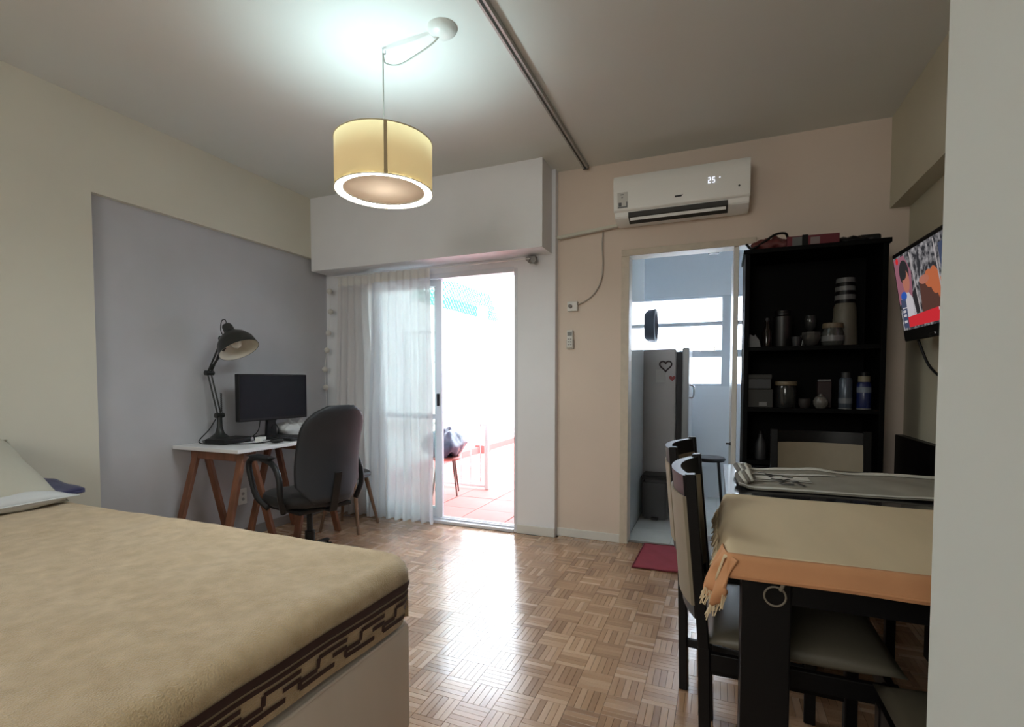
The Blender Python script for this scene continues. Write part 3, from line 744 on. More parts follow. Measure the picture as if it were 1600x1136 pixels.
# office chair
oc = thing('office_chair', 'black swivel office chair with loop armrests at the desk', 'chair', (-2.34, 2.38, 0), (0, 0, math.radians(167)))
def rr_section(w, d, n=24, p=3.0):
    o = []
    for k in range(n):
        t = 2 * PI * k / n; c, s = math.cos(t), math.sin(t)
        o.append((w / 2 * abs(c) ** (2 / p) * (1 if c > 0 else -1), d / 2 * abs(s) ** (2 / p) * (1 if s > 0 else -1)))
    return o
def loft(bm, secs, n):
    rings = [[bm.verts.new(v) for v in s] for s in secs]
    for A, B in zip(rings, rings[1:]):
        for k in range(n): bm.faces.new((A[k], A[(k + 1) % n], B[(k + 1) % n], B[k]))
    bm.faces.new(rings[0][::-1]); bm.faces.new(rings[-1]); return bm
# seat cushion (local: +x is forward)
secs = []
for z, k in ((.40, .80), (.41, .92), (.43, .99), (.455, 1.0), (.475, .97), (.487, .88), (.490, .6)):
    secs.append([(x * k, y * k, z - .012 * (1 - abs(y / .24)) + (.012 if x < -.1 else 0)) for x, y in rr_section(.47, .48)])
obj('seat', loft(BM(), secs, 24), bfab, oc, smooth='auto')
obj('seat_pan', bx(-.18, -.18, .375, .18, .18, .402, bev=.01), bplast, oc)
# backrest: height-wise loft, curved
def backloft(off, th, sc, m, name):
    secs = []
    N = 16
    for i in range(N + 1):
        t = i / N; z = .44 + .57 * t
        w_ = .42 * sc * (1 - .06 * abs(t - .35)) * (math.sqrt(max(.02, 1 - max(0, (t - .72) / .30) ** 2.2))) * (1 - .42 * max(0, .18 - t) / .18)
        xc = -.215 - .10 * t + .05 * math.sin(t * PI) * 1.0 + off
        tt = th * (1 - .6 * max(0, (t - .88) / .12)) * (1 - .6 * max(0, (.06 - t) / .06))
        s = []
        for k in range(20):
            a = 2 * PI * k / 20; c, q = math.cos(a), math.sin(a)
            y = w_ / 2 * abs(c) ** .7 * (1 if c > 0 else -1)
            x = xc + tt / 2 * abs(q) ** .8 * (1 if q > 0 else -1) + .045 * (y / .23) ** 2
            s.append((x, y, z))
        secs.append(s)
    return obj(name, loft(BM(), secs, 20), m, oc, smooth=True)
backloft(0, .075, .97, bfab, 'backrest'); backloft(-.035, .028, 1.03, dgrey, 'back_shell')
b = BM(); bar(b, (-.05, 0, .385), (-.24, 0, .385), .05, .012); bar(b, (-.24, 0, .38), (-.30, 0, .62), .05, .012); obj('back_bracket', b, bplast, oc)
for s in (-1, 1):
    b = BM(); y = s * .275
    pts = smoothpts([(-.13, y - s * .03, .40), (-.15, y, .50), (-.14, y, .60), (-.08, y, .675), (.04, y, .70), (.15, y, .69), (.185, y, .65), (.16, y, .57), (.10, y, .47), (.03, y - s * .03, .405)], 5)
    tube(b, pts, [.017] * len(pts), n=10); obj('armrest', b, bplast, oc, smooth=True)
    obj('arm_pad', pillow_bm(.24, .055, .03, n=8, wr=0), bplast, oc, smooth=True).location = (.04, y, .71)
obj('gas_column', lathe(BM(), [(.03, .10), (.03, .22), (.018, .22), (.018, .38)], n=18), bplast, oc, smooth='auto')
for k in range(5):
    a = 2 * PI * k / 5 + .3; c, s = math.cos(a), math.sin(a)
    b = BM(); bar(b, (c * .03, s * .03, .115), (c * .29, s * .29, .075), .045, .03, bev=.006, taper=.7); L_ = obj('base_arm', b, bplast, oc)
    b = BM(); tube(b, [(c * .29 - s * .022, s * .29 + c * .022, .027), (c * .29 + s * .022, s * .29 - c * .022, .027)], .027, n=16); tube(b, [(c * .29, s * .29, .03), (c * .29, s * .29, .08)], .008); obj('caster', b, bplast, oc)
# stool / shell chair with tapered wooden legs behind
t = thing('wooden_stool', 'small stool with splayed tapered wooden legs behind the office chair', 'stool', (-2.66, 3.12, 0), (0, 0, .2))
obj('seat', lathe(BM(), [(0, .40), (.15, .40), (.165, .415), (.165, .43), (.15, .445), (0, .445)], n=28, cap=False), mat('grey_seat', (.10, .10, .11), .6), t, smooth='auto')
wl = mat('tapered_oak', (.20, .115, .07), .5, var=.2, vscale=8, stretch=(4, 4, .6))
for sx, sy in ((-1, -1), (1, -1), (1, 1), (-1, 1)):
    b = BM(); tube(b, [(sx * .09, sy * .09, .405), (sx * .16, sy * .16, 0)], [.018, .010], n=10); obj('leg', b, wl, t, smooth='auto')

# ================================================================ PENDANT
PX, PY = -1.44, 1.951
pl = thing('pendant_lamp', 'round cream drum pendant lamp with a lit white ring hanging from the ceiling', 'lamp', (PX, PY, 2.03))
shm = thin('cream_lamp_fabric', (.66, .52, .30), 0.0, .62)
RO = .219; Z0, Z1 = 2.022, 2.243
b = BM(); n = 64
def ring(r, z): return [b.verts.new((PX + r * math.cos(2 * PI * k / n), PY + r * math.sin(2 * PI * k / n), z)) for k in range(n)]
R_ = [ring(RO, Z0), ring(RO, Z1)]
for k in range(n): b.faces.new((R_[0][k], R_[0][(k + 1) % n], R_[1][(k + 1) % n], R_[1][k]))
shade = obj('drum_shade', b, shm, pl, world=True, smooth=True)
rimm = mat('shade_rim', (.55, .47, .34), .6)
for z in (Z0, Z1):
    b = BM(); tube(b, [(PX + RO * math.cos(2 * PI * k / 64), PY + RO * math.sin(2 * PI * k / 64), z) for k in range(64)], .003, n=6, closed=True); obj('rim', b, rimm, pl, world=True, smooth=True)
am = math.atan2(-PY, -PX) + .03
b = BM(); g = []
for i in range(4):
    a = am + (i - 1.5) * .022; g.append((b.verts.new((PX + (RO + .0015) * math.cos(a), PY + (RO + .0015) * math.sin(a), Z0)), b.verts.new((PX + (RO + .0015) * math.cos(a), PY + (RO + .0015) * math.sin(a), Z1))))
for i in range(3): b.faces.new((g[i][0], g[i + 1][0], g[i + 1][1], g[i][1]))
obj('seam_strip', b, mat('seam_fabric', (.40, .30, .17), .8), pl, world=True, label='darker overlapped fabric seam')
# light ring: annular diffuser at the bottom; centre closed by a cloth disc
b = BM(); n = 64; A = ring(RO - .004, Z0 + .004); B = ring(RO - .034, Z0 + .004); Cc = ring(RO - .034, Z0 + .014); D = ring(RO - .004, Z0 + .014)
for q_, (P_, Q_) in enumerate(((A, B), (B, Cc), (Cc, D), (D, A))):
    for k in range(n): b.faces.new((P_[k], P_[(k + 1) % n], Q_[(k + 1) % n], Q_[k])).material_index = 0 if q_ == 0 else 1
obj('light_ring', b, [emis('ring_light', (.90, 1.0, 1.0), LAMP_RING), white], pl, world=True)
b = BM(); A = ring(RO - .034, Z0 + .012); b.faces.new(A)
obj('inner_disc', b, thin('inner_disc_cloth', (.72, .56, .44), 0, .35), pl, world=True)
for k in range(3):
    a = am + k * 2 * PI / 3 + .5; b = BM(); tube(b, [(PX, PY, Z1 - .02), (PX + RO * math.cos(a), PY + RO * math.sin(a), Z1 - .003)], .002, n=5); obj('spider_arm', b, chrome, pl, world=True)
obj('bulb_holder', lathe(BM(), [(.0, .0), (.02, .0), (.022, .05), (.008, .07), (0, .07)], c=(PX, PY, Z1 - .07), n=16, cap=False), white, pl, world=True, smooth='auto')
b = BM(); tube(b, [(PX, PY, Z1 - .01), (PX, PY, CZ - .02)], .0035, n=8); obj('cord', b, mat('cord_grey', (.55, .55, .52), .6), pl, world=True)
cordm = mat('cord_light', (.42, .43, .40), .6)
b = BM(); tube(b, smoothpts([(PX, PY, CZ - .025), (PX + .015, PY, CZ - .07), (PX + .09, PY - .002, CZ - .095), (PX + .19, PY - .006, CZ - .075), (PX + .27, PY - .01, CZ - .05), (PX + .315, PY - .012, CZ - .02)], 6), .0035, n=8); obj('slack_cord', b, cordm, pl, world=True, smooth=True)
b = BM(); tube(b, smoothpts([(PX, PY, CZ), (PX, PY, CZ - .02), (PX + .012, PY, CZ - .028), (PX + .014, PY, CZ - .014)], 4), .003, n=6); obj('hook', b, chrome, pl, world=True)
obj('ceiling_rose', lathe(BM(), [(.0, -.034), (.018, -.034), (.045, -.026), (.062, -.010), (.064, 0), (0, 0)], c=(PX + .317, PY - .012, CZ), n=32, cap=False), mat('rose_white', (.74, .75, .72), .35), pl, world=True, smooth='auto')
def light(kind, name, loc, e, col, **k):
    l = bpy.data.lights.new(name, kind); l.energy = e; l.color = col
    for a, v in k.items(): setattr(l, a, v)
    o = bpy.data.objects.new(name, l); COL.objects.link(o); o.location = loc; return o
light('SPOT', 'pendant_uplight', (PX, PY, Z0 + .11), LAMP_UP, (.68, .95, 1.0), shadow_soft_size=.08, spot_size=math.radians(160), spot_blend=1.0).rotation_euler = (PI, 0, 0)
light('POINT', 'pendant_bulb', (PX, PY, Z0 + .12), LAMP_GLOW, (1.0, .96, .86), shadow_soft_size=.04)

# ceiling curtain track
t = thing('ceiling_track', 'long thin grey metal curtain track fixed across the ceiling', 'track', (-.88, .5, CZ))
b = BM(); prism(b, [(-.903, CZ), (-.903, CZ - .026), (-.893, CZ - .026), (-.893, CZ - .008), (-.879, CZ - .008), (-.879, CZ - .026), (-.869, CZ - .026), (-.869, CZ)], 'y', -2.5, 3.52)
obj('rail', b, mat('track_metal', (.42, .42, .41), .4, metal=.3), t, world=True)
obj('end_cap', bx(-.905, 3.515, CZ - .028, -.867, 3.53, CZ, bev=.002), dgrey, t, world=True)

# ================================================================ AIR CONDITIONER
ac = thing('air_conditioner', 'white wall air conditioner showing 25 on the wall over the kitchen door', 'air conditioner', (-.25, YK, 2.22))
acm = mat('ac_white', (.84, .83, .80), .35)
ax0, ax1 = -.655, .158
prof = [(YK, 2.212), (YK - .11, 2.205), (YK - .165, 2.235), (YK - .175, 2.27), (YK - .19, 2.44), (YK - .185, 2.485), (YK - .17, 2.50), (YK, 2.50)]
obj('housing', prism(BM(), prof, 'x', ax0, ax1, bev=.004), acm, ac, world=True, smooth='auto')
pf = [(YK - .172, 2.262), (YK - .188, 2.275), (YK - .205, 2.43), (YK - .203, 2.475), (YK - .190, 2.493), (YK - .17, 2.497), (YK - .17, 2.40)]
obj('front_panel', prism(BM(), pf, 'x', ax0 - .003, ax1 + .003, bev=.003), acm, ac, world=True, smooth='auto')
obj('air_outlet', prism(BM(), [(YK - .1115, 2.200), (YK - .172, 2.232), (YK - .176, 2.260), (YK - .15, 2.255), (YK - .11, 2.215)], 'x', ax0 + .09, ax1 - .12), mat('ac_slot_dark', (.03, .028, .025), .6), ac, world=True)
b = BM(); bar(b, (ax0 + .10, YK - .160, 2.222), (ax1 - .13, YK - .160, 2.222), .005, .028, bev=.001); obj('air_flap', b, acm, ac, world=True)
b = BM()
for k in range(9):
    x = ax0 + .13 + k * .055; bar(b, (x, YK - .165, 2.248), (x, YK - .135, 2.235), .003, .018, bev=0)
obj('vane', b, dgrey, ac, world=True)
# lettering in world space on the panel
def text(s, size, loc, rot, m, parent, name, ext=.0006, align='LEFT'):
    c = bpy.data.curves.new('t', 'FONT'); c.body = s; c.size = size; c.extrude = ext; c.align_x = align
    o = bpy.data.objects.new('t', c); COL.objects.link(o)
    bpy.context.view_layer.update()
    me = bpy.data.meshes.new_from_object(o.evaluated_get(bpy.context.evaluated_depsgraph_get()))
    bpy.data.objects.remove(o)
    bm = BM(); bm.from_mesh(me); bm.transform(Matrix.Translation(loc) @ Euler(rot).to_matrix().to_4x4())
    return obj(name, bm, m, parent, world=True)
led = emis('led_white', (.75, .80, 1.0), .5)
tilt = math.atan2(.017, .155)
def yface(z): return YK - .188 - (z - 2.275) * .017 / .155 - .0015
def seg7(d, x, z, w_, h_, bm):
    S7 = {'2': 'abged', '5': 'afgcd'}[d]; t_ = .0035
    Q = {'a': (0, h_, w_, h_), 'b': (w_, h_ / 2, w_, h_), 'c': (w_, 0, w_, h_ / 2), 'd': (0, 0, w_, 0), 'e': (0, 0, 0, h_ / 2), 'f': (0, h_ / 2, 0, h_), 'g': (0, h_ / 2, w_, h_ / 2)}
    for s in S7:
        a, b_, c, d_ = Q[s]; yy = yface(z + (b_ + d_) / 2)
        box(bm, x + a - t_ / 2, yy - .001, z + b_ - t_ / 2, x + c + t_ / 2, yy + .001, z + d_ + t_ / 2)
b = BM(); seg7('2', -.074, 2.370, .011, .030, b); seg7('5', -.050, 2.370, .011, .030, b); box(b, -.012, yface(2.395) - .001, 2.392, -.007, yface(2.395) + .001, 2.397)
obj('display_digits', b, led, ac, world=True, label='lit digits 25')
b = BM(); yy = yface(2.318)
prism(b, [(-.272, 2.312), (-.232, 2.312), (-.222, 2.326), (-.230, 2.322), (-.272, 2.322)], 'y', yy - .0008, yy + .002); obj('badge', b, dgrey, ac, world=True)
b = BM(); yy = yface(2.32); prism(b, [(yface(2.285) - .0006, 2.285), (yface(2.385) - .0006, 2.385), (yface(2.385) + .003, 2.385), (yface(2.285) + .003, 2.285)], 'x', -.632, -.565); obj('energy_label', b, mat('label_paper', (.60, .59, .56), .6), ac, world=True)
b = BM()
for (x0, z0, x1, z1) in ((-.628, 2.289, -.568, 2.296), (-.574, 2.296, -.568, 2.325), (-.625, 2.298, -.605, 2.322), (-.612, 2.368, -.590, 2.373), (-.606, 2.350, -.596, 2.355)):
    prism(b, [(yface(z0) - .0012, z0), (yface(z1) - .0012, z1), (yface(z1) + .001, z1), (yface(z0) + .001, z0)], 'x', x0, x1)
obj('label_print', b, mat('label_ink', (.10, .10, .11), .6), ac, world=True)
b = BM(); lathe(b, [(.006, 0), (.006, .002), (0, .002)], M=Matrix.Rotation(PI / 2, 4, 'X'), c=(.10, yface(2.33), 2.33), n=12); obj('sensor', b, dgrey, ac, world=True)
# conduit and cable to outlet
t = thing('cable_conduit', 'white plastic conduit running from the air conditioner to the wall corner', 'conduit', (-.9, YK, 2.2))
cond = t
b = BM(); bar(b, (ax0 + .01, YK - .012, 2.232), (-1.10, YK - .012, 2.192), .03, .022, bev=.003); obj('trunking', b, wallm, t, world=True)
b = BM(); tube(b, [(-.66, YK - .028, 2.216), (-1.08, YK - .028, 2.176)], .005, n=6); obj('drain_pipe', b, mat('pipe_beige', (.40, .35, .30), .6), t, world=True)
t = thing('wall_socket', 'white socket box with plug on the wall left of the kitchen door', 'socket', (-.97, YK, 1.69))
obj('box', bx(-1.02, YK - .03, 1.655, -.945, YK, 1.725, bev=.005), whitetrim, t, world=True)
obj('plug', lathe(BM(), [(.014, 0), (.013, .018), (0, .02)], M=Matrix.Rotation(PI / 2, 4, 'X'), c=(-.995, YK - .03, 1.69), n=14), mat('plug_grey', (.22, .19, .17), .5), t, world=True)
b = BM(); tube(b, smoothpts([(-.765, YK - .01, 2.20), (-.77, YK - .01, 2.10), (-.765, YK - .01, 1.98), (-.775, YK - .01, 1.87), (-.82, YK - .01, 1.78), (-.88, YK - .01, 1.73), (-.945, YK - .012, 1.70)], 6), .005, n=7)
obj('power_cord', b, mat('cord_beige', (.42, .37, .32), .6), cond, world=True, smooth=True, label='beige drooping cord')
t = thing('remote_control', 'white remote control in its holder on the wall under the socket', 'remote control', (-1.0, YK, 1.45))
obj('holder', bx(-1.027, YK - .022, 1.385, -.973, YK, 1.45, bev=.004), mat('holder_grey', (.50, .46, .42), .5), t, world=True)
obj('body', bx(-1.022, YK - .03, 1.395, -.978, YK - .008, 1.52, bev=.006), whitetrim, t, world=True)
obj('display', bx(-1.016, YK - .0325, 1.478, -.984, YK - .029, 1.507), mat('lcd_grey', (.20, .20, .19), .3), t, world=True)
for r_ in range(3):
    for c_ in range(2): obj('button', bx(-1.014 + c_ * .017, YK - .0325, 1.41 + r_ * .019, -1.003 + c_ * .017, YK - .029, 1.421 + r_ * .019), mat('button_grey', (.35, .33, .31), .5), t, world=True)

# ================================================================ BLACK SHELF CABINET
cab = thing('shelf_cabinet', 'tall open black shelving cabinet between the kitchen door and the corner', 'shelving', (.475, 3.38, 0))
cx0, cx1, cy0, cy1, ct = .135, .818, 3.205, 3.55, 1.90
for x in (cx0, cx1 - .025): obj('side_panel', bx(x, cy0, 0, x + .025, cy1, ct, bev=.002), cabm, cab, world=True)
obj('back_panel', bx(cx0 + .02, cy1 - .012, .02, cx1 - .02, cy1 - .002, ct - .01), cabm, cab, world=True)
for z in (.06, .36, .68, .985, 1.335, ct - .012): obj('shelf', bx(cx0 + (.024 if z < 1.8 else -.01), cy0 + (.004 if z < 1.8 else -.012), z - .012, cx1 - (.024 if z < 1.8 else -.01), cy1 - .01, z + .012, bev=.002), cabm, cab, world=True)
obj('plinth', bx(cx0 + .02, cy0 + .02, 0, cx1 - .02, cy0 + .035, .05), cabm, cab, world=True)
S1, S2, S3, S0 = 1.3475, .9975, .6925, ct + .0005
def lobj(name, prof, x, y, z, m, label, cat, n=26, parts=(), group=None):
    t = thing(name, label, cat, (x, y, z), 0, group)
    obj('body', lathe(BM(), prof, n=n, cap=True), m, t, smooth='auto')
    for nm, pr, mm in parts: obj(nm, lathe(BM(), pr, n=n, cap=True), mm, t, smooth='auto')
    return t
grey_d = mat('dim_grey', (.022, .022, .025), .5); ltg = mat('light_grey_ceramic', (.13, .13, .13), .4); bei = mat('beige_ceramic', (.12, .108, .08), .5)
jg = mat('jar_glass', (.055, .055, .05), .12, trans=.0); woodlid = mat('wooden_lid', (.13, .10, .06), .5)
# striped tall stack (cylinder vase with three rings)
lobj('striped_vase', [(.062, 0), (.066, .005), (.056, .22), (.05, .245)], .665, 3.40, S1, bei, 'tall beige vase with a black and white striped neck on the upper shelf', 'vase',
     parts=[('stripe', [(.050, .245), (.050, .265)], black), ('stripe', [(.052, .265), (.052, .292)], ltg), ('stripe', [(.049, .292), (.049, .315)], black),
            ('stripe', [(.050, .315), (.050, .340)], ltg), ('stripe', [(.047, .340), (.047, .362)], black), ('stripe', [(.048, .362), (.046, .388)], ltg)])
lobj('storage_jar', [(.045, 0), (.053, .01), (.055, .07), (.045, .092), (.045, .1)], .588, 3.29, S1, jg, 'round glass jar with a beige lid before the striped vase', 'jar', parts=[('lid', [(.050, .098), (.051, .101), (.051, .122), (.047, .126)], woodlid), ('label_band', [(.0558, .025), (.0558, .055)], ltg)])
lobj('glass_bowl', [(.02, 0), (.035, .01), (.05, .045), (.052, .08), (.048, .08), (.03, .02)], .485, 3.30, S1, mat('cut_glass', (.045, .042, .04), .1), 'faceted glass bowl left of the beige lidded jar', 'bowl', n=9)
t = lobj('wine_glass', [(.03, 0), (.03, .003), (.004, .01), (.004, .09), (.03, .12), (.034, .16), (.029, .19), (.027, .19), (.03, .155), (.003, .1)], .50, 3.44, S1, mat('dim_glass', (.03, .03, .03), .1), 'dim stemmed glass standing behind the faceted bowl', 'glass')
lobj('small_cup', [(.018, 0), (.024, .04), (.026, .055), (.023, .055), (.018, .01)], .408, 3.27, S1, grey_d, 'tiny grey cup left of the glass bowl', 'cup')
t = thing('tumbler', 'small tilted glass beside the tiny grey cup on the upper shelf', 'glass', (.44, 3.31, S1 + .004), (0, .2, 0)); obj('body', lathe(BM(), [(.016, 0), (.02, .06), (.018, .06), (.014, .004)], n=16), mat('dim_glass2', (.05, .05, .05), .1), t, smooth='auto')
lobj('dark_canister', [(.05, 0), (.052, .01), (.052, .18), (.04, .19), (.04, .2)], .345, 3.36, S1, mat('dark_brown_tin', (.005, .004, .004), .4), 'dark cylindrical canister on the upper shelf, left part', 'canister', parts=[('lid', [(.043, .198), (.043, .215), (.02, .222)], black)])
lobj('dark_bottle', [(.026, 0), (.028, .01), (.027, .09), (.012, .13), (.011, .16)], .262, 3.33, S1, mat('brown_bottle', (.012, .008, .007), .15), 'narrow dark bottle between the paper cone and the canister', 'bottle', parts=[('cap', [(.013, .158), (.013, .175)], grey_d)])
t = thing('folded_paper', 'crumpled white paper standing at the left end of the upper shelf', 'paper', (.195, 3.26, S1))
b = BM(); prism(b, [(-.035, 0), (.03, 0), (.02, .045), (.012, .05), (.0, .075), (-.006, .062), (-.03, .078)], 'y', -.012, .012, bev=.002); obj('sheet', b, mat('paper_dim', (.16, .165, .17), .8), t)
# second shelf
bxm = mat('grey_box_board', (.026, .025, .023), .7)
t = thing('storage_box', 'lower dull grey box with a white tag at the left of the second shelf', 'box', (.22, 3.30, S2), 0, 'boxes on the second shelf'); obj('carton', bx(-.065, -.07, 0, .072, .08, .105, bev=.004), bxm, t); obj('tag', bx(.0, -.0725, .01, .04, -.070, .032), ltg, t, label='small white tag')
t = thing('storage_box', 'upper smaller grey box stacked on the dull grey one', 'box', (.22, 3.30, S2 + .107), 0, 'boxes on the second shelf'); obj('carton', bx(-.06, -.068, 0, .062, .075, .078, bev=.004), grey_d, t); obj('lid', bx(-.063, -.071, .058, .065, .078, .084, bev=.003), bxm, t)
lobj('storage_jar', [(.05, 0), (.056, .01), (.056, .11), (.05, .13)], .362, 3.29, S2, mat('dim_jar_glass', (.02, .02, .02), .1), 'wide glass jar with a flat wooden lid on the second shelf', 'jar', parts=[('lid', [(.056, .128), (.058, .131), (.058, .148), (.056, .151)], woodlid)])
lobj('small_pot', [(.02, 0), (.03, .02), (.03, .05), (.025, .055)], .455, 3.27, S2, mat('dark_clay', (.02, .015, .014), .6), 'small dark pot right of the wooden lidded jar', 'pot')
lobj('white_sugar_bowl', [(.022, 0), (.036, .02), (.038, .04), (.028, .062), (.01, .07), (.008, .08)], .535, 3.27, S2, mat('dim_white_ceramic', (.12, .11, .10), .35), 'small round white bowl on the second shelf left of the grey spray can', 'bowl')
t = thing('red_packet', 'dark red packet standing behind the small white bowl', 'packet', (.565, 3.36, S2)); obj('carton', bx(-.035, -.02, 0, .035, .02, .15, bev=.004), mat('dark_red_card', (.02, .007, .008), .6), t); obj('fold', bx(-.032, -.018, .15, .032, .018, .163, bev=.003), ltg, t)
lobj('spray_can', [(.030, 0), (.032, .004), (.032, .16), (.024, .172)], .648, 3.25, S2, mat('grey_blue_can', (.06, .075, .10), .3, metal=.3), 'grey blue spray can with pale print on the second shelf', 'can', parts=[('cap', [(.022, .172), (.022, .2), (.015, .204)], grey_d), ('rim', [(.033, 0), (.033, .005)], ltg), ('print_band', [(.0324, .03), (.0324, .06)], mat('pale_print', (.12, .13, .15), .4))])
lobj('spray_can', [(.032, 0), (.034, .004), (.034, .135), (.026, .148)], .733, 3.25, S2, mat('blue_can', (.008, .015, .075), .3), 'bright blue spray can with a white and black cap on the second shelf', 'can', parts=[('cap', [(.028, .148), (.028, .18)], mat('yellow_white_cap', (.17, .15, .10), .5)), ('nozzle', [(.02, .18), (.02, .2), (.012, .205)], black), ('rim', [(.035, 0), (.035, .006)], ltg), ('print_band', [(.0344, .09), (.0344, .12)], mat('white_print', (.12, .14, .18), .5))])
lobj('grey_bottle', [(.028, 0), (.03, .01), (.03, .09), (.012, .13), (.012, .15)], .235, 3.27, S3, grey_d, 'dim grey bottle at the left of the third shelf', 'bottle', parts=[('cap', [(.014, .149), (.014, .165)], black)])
# on top of the cabinet
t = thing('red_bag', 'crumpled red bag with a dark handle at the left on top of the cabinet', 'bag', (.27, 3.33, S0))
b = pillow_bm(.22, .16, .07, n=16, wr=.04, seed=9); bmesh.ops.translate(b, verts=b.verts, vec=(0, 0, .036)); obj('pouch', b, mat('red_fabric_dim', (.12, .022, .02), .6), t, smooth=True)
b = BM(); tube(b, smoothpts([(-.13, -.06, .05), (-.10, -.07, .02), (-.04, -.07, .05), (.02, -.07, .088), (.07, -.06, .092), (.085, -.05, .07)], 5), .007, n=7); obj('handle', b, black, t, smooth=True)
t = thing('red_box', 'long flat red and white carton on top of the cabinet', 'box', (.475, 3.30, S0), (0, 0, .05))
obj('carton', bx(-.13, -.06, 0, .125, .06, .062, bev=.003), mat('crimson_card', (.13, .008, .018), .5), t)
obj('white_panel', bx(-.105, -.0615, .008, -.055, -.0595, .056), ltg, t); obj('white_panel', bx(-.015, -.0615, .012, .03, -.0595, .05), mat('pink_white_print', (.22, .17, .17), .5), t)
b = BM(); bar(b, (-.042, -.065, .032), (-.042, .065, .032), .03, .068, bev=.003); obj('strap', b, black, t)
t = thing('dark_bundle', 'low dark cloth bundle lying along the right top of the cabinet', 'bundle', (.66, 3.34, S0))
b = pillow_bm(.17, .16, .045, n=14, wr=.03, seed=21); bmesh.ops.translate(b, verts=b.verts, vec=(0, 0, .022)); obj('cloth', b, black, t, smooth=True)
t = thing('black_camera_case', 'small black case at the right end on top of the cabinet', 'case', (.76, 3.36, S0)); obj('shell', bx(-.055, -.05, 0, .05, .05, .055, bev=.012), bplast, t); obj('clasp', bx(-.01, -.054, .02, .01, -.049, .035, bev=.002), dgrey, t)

# ================================================================ TELEVISION
tv = thing('television', 'black flat television on the right wall showing a news picture with a red banner', 'television', (.850, 2.73, 1.565), (0, math.radians(-8.6), math.radians(2.5)))
obj('housing', bx(-.0, -.37, -.22, .035, .37, .22, bev=.006), bplast, tv)
obj('back_cover', bx(.035, -.22, -.14, .065, .22, .12, bev=.015), bplast, tv)
def quad(bm, pts, k, mi):   # points (u right, v up) in screen space of the set, k small layer height
    vs = [bm.verts.new((-.0015 - k * .0004, -u, v)) for u, v in pts]; f = bm.faces.new(vs); f.material_index = mi
scm = [emis('scr_%s' % n, c, .26) for n, c in (('grey', (.10, .10, .105)), ('dark', (.03, .028, .03)), ('skin', (.45, .17, .12)), ('white', (.55, .52, .55)), ('red', (.62, .03, .04)), ('orange', (.50, .14, .06)), ('brown', (.10, .045, .035)), ('blue', (.03, .10, .42)), ('line', (.42, .38, .38)), ('slate', (.06, .075, .13)), ('pink', (.30, .12, .16)))]
g_ = scm[0].node_tree; n_ = g_.nodes.new('ShaderNodeTexNoise'); n_.inputs['Scale'].default_value = 30; tc_ = g_.nodes.new('ShaderNodeTexCoord'); g_.links.new(tc_.outputs['Object'], n_.inputs[0])
r_ = g_.nodes.new('ShaderNodeValToRGB'); r_.color_ramp.elements[0].position = .42; r_.color_ramp.elements[0].color = (.035, .035, .04, 1); r_.color_ramp.elements[1].position = .72; r_.color_ramp.elements[1].color = (.42, .40, .41, 1)
g_.links.new(n_.outputs[0], r_.inputs[0]); g_.links.new(r_.outputs[0], g_.nodes['Emission'].inputs[0])
b = BM(); W2, H0, H1 = .352, -.165, .198
def ell(cx, cy, rx, ry, k, mi, n=18): quad(b, [(cx + rx * math.cos(2 * PI * i / n), cy + ry * math.sin(2 * PI * i / n)) for i in range(n)], k, mi)
quad(b, [(-W2, H0), (W2, H0), (W2, H1), (-W2, H1)], 0, 0)
quad(b, [(-W2, -.03), (-.20, -.09), (-.17, .10), (-.23, .19), (-W2, .19)], 1, 10)
ell(-.25, .11, .055, .06, 2, 1); quad(b, [(-.33, -.11), (-.17, -.11), (-.19, -.02), (-.24, .02), (-.32, -.0)], 2, 3)
quad(b, [(-.20, -.10), (-.13, -.10), (-.14, .03), (-.19, .0)], 2, 1)
ell(-.24, .065, .040, .055, 3, 2); ell(-.262, .105, .04, .03, 4, 1); ell(-.31, .175, .016, .016, 4, 4)
ell(-.285, -.0, .035, .022, 4, 7); quad(b, [(-.33, -.055), (-.27, -.055), (-.27, -.012), (-.33, -.012)], 4, 9); quad(b, [(-.33, -.155), (-.27, -.155), (-.27, -.06), (-.33, -.06)], 4, 9)
for z_ in (-.08, -.10, -.13): quad(b, [(-.32, z_), (-.285, z_), (-.285, z_ + .012), (-.32, z_ + .012)], 5, 3)
quad(b, [(-.13, -.10), (-.118, -.10), (-.158, .19), (-.168, .19)], 3, 8); quad(b, [(.10, -.10), (.11, -.10), (.09, .19), (.08, .19)], 3, 8)
quad(b, [(-.11, -.10), (.08, -.10), (.07, .02), (-.10, .03)], 1, 6)
ell(.0, .035, .045, .04, 2, 5); ell(.05, .02, .045, .06, 2, 5); ell(.09, -.02, .03, .05, 2, 5); ell(-.05, .04, .05, .02, 2, 2)
quad(b, [(.12, .04), (W2, .04), (W2, .16), (.12, .16)], 1, 9); quad(b, [(.11, -.10), (W2, -.10), (W2, .03), (.11, .03)], 1, 3)
quad(b, [(-.27, -.155), (W2, -.155), (W2, -.09), (-.27, -.105)], 6, 4)
for u0 in (.055, .075, .09): quad(b, [(u0, -.112), (u0 + .010, -.112), (u0 + .010, -.098), (u0, -.098)], 7, 3)
obj('screen', b, scm, tv, label='lit screen with a presenter and a red banner')
b = BM(); box(b, -.003, .02, -.208, .0, .07, -.198, bev=.001); obj('badge', b, chrome, tv)
b = BM(); box(b, .06, -.05, -.06, .075, .05, .06, bev=.003); bar(b, (.07, 0, 0), (.135, 0, .02), .04, .03); obj('wall_bracket', b, black, tv)
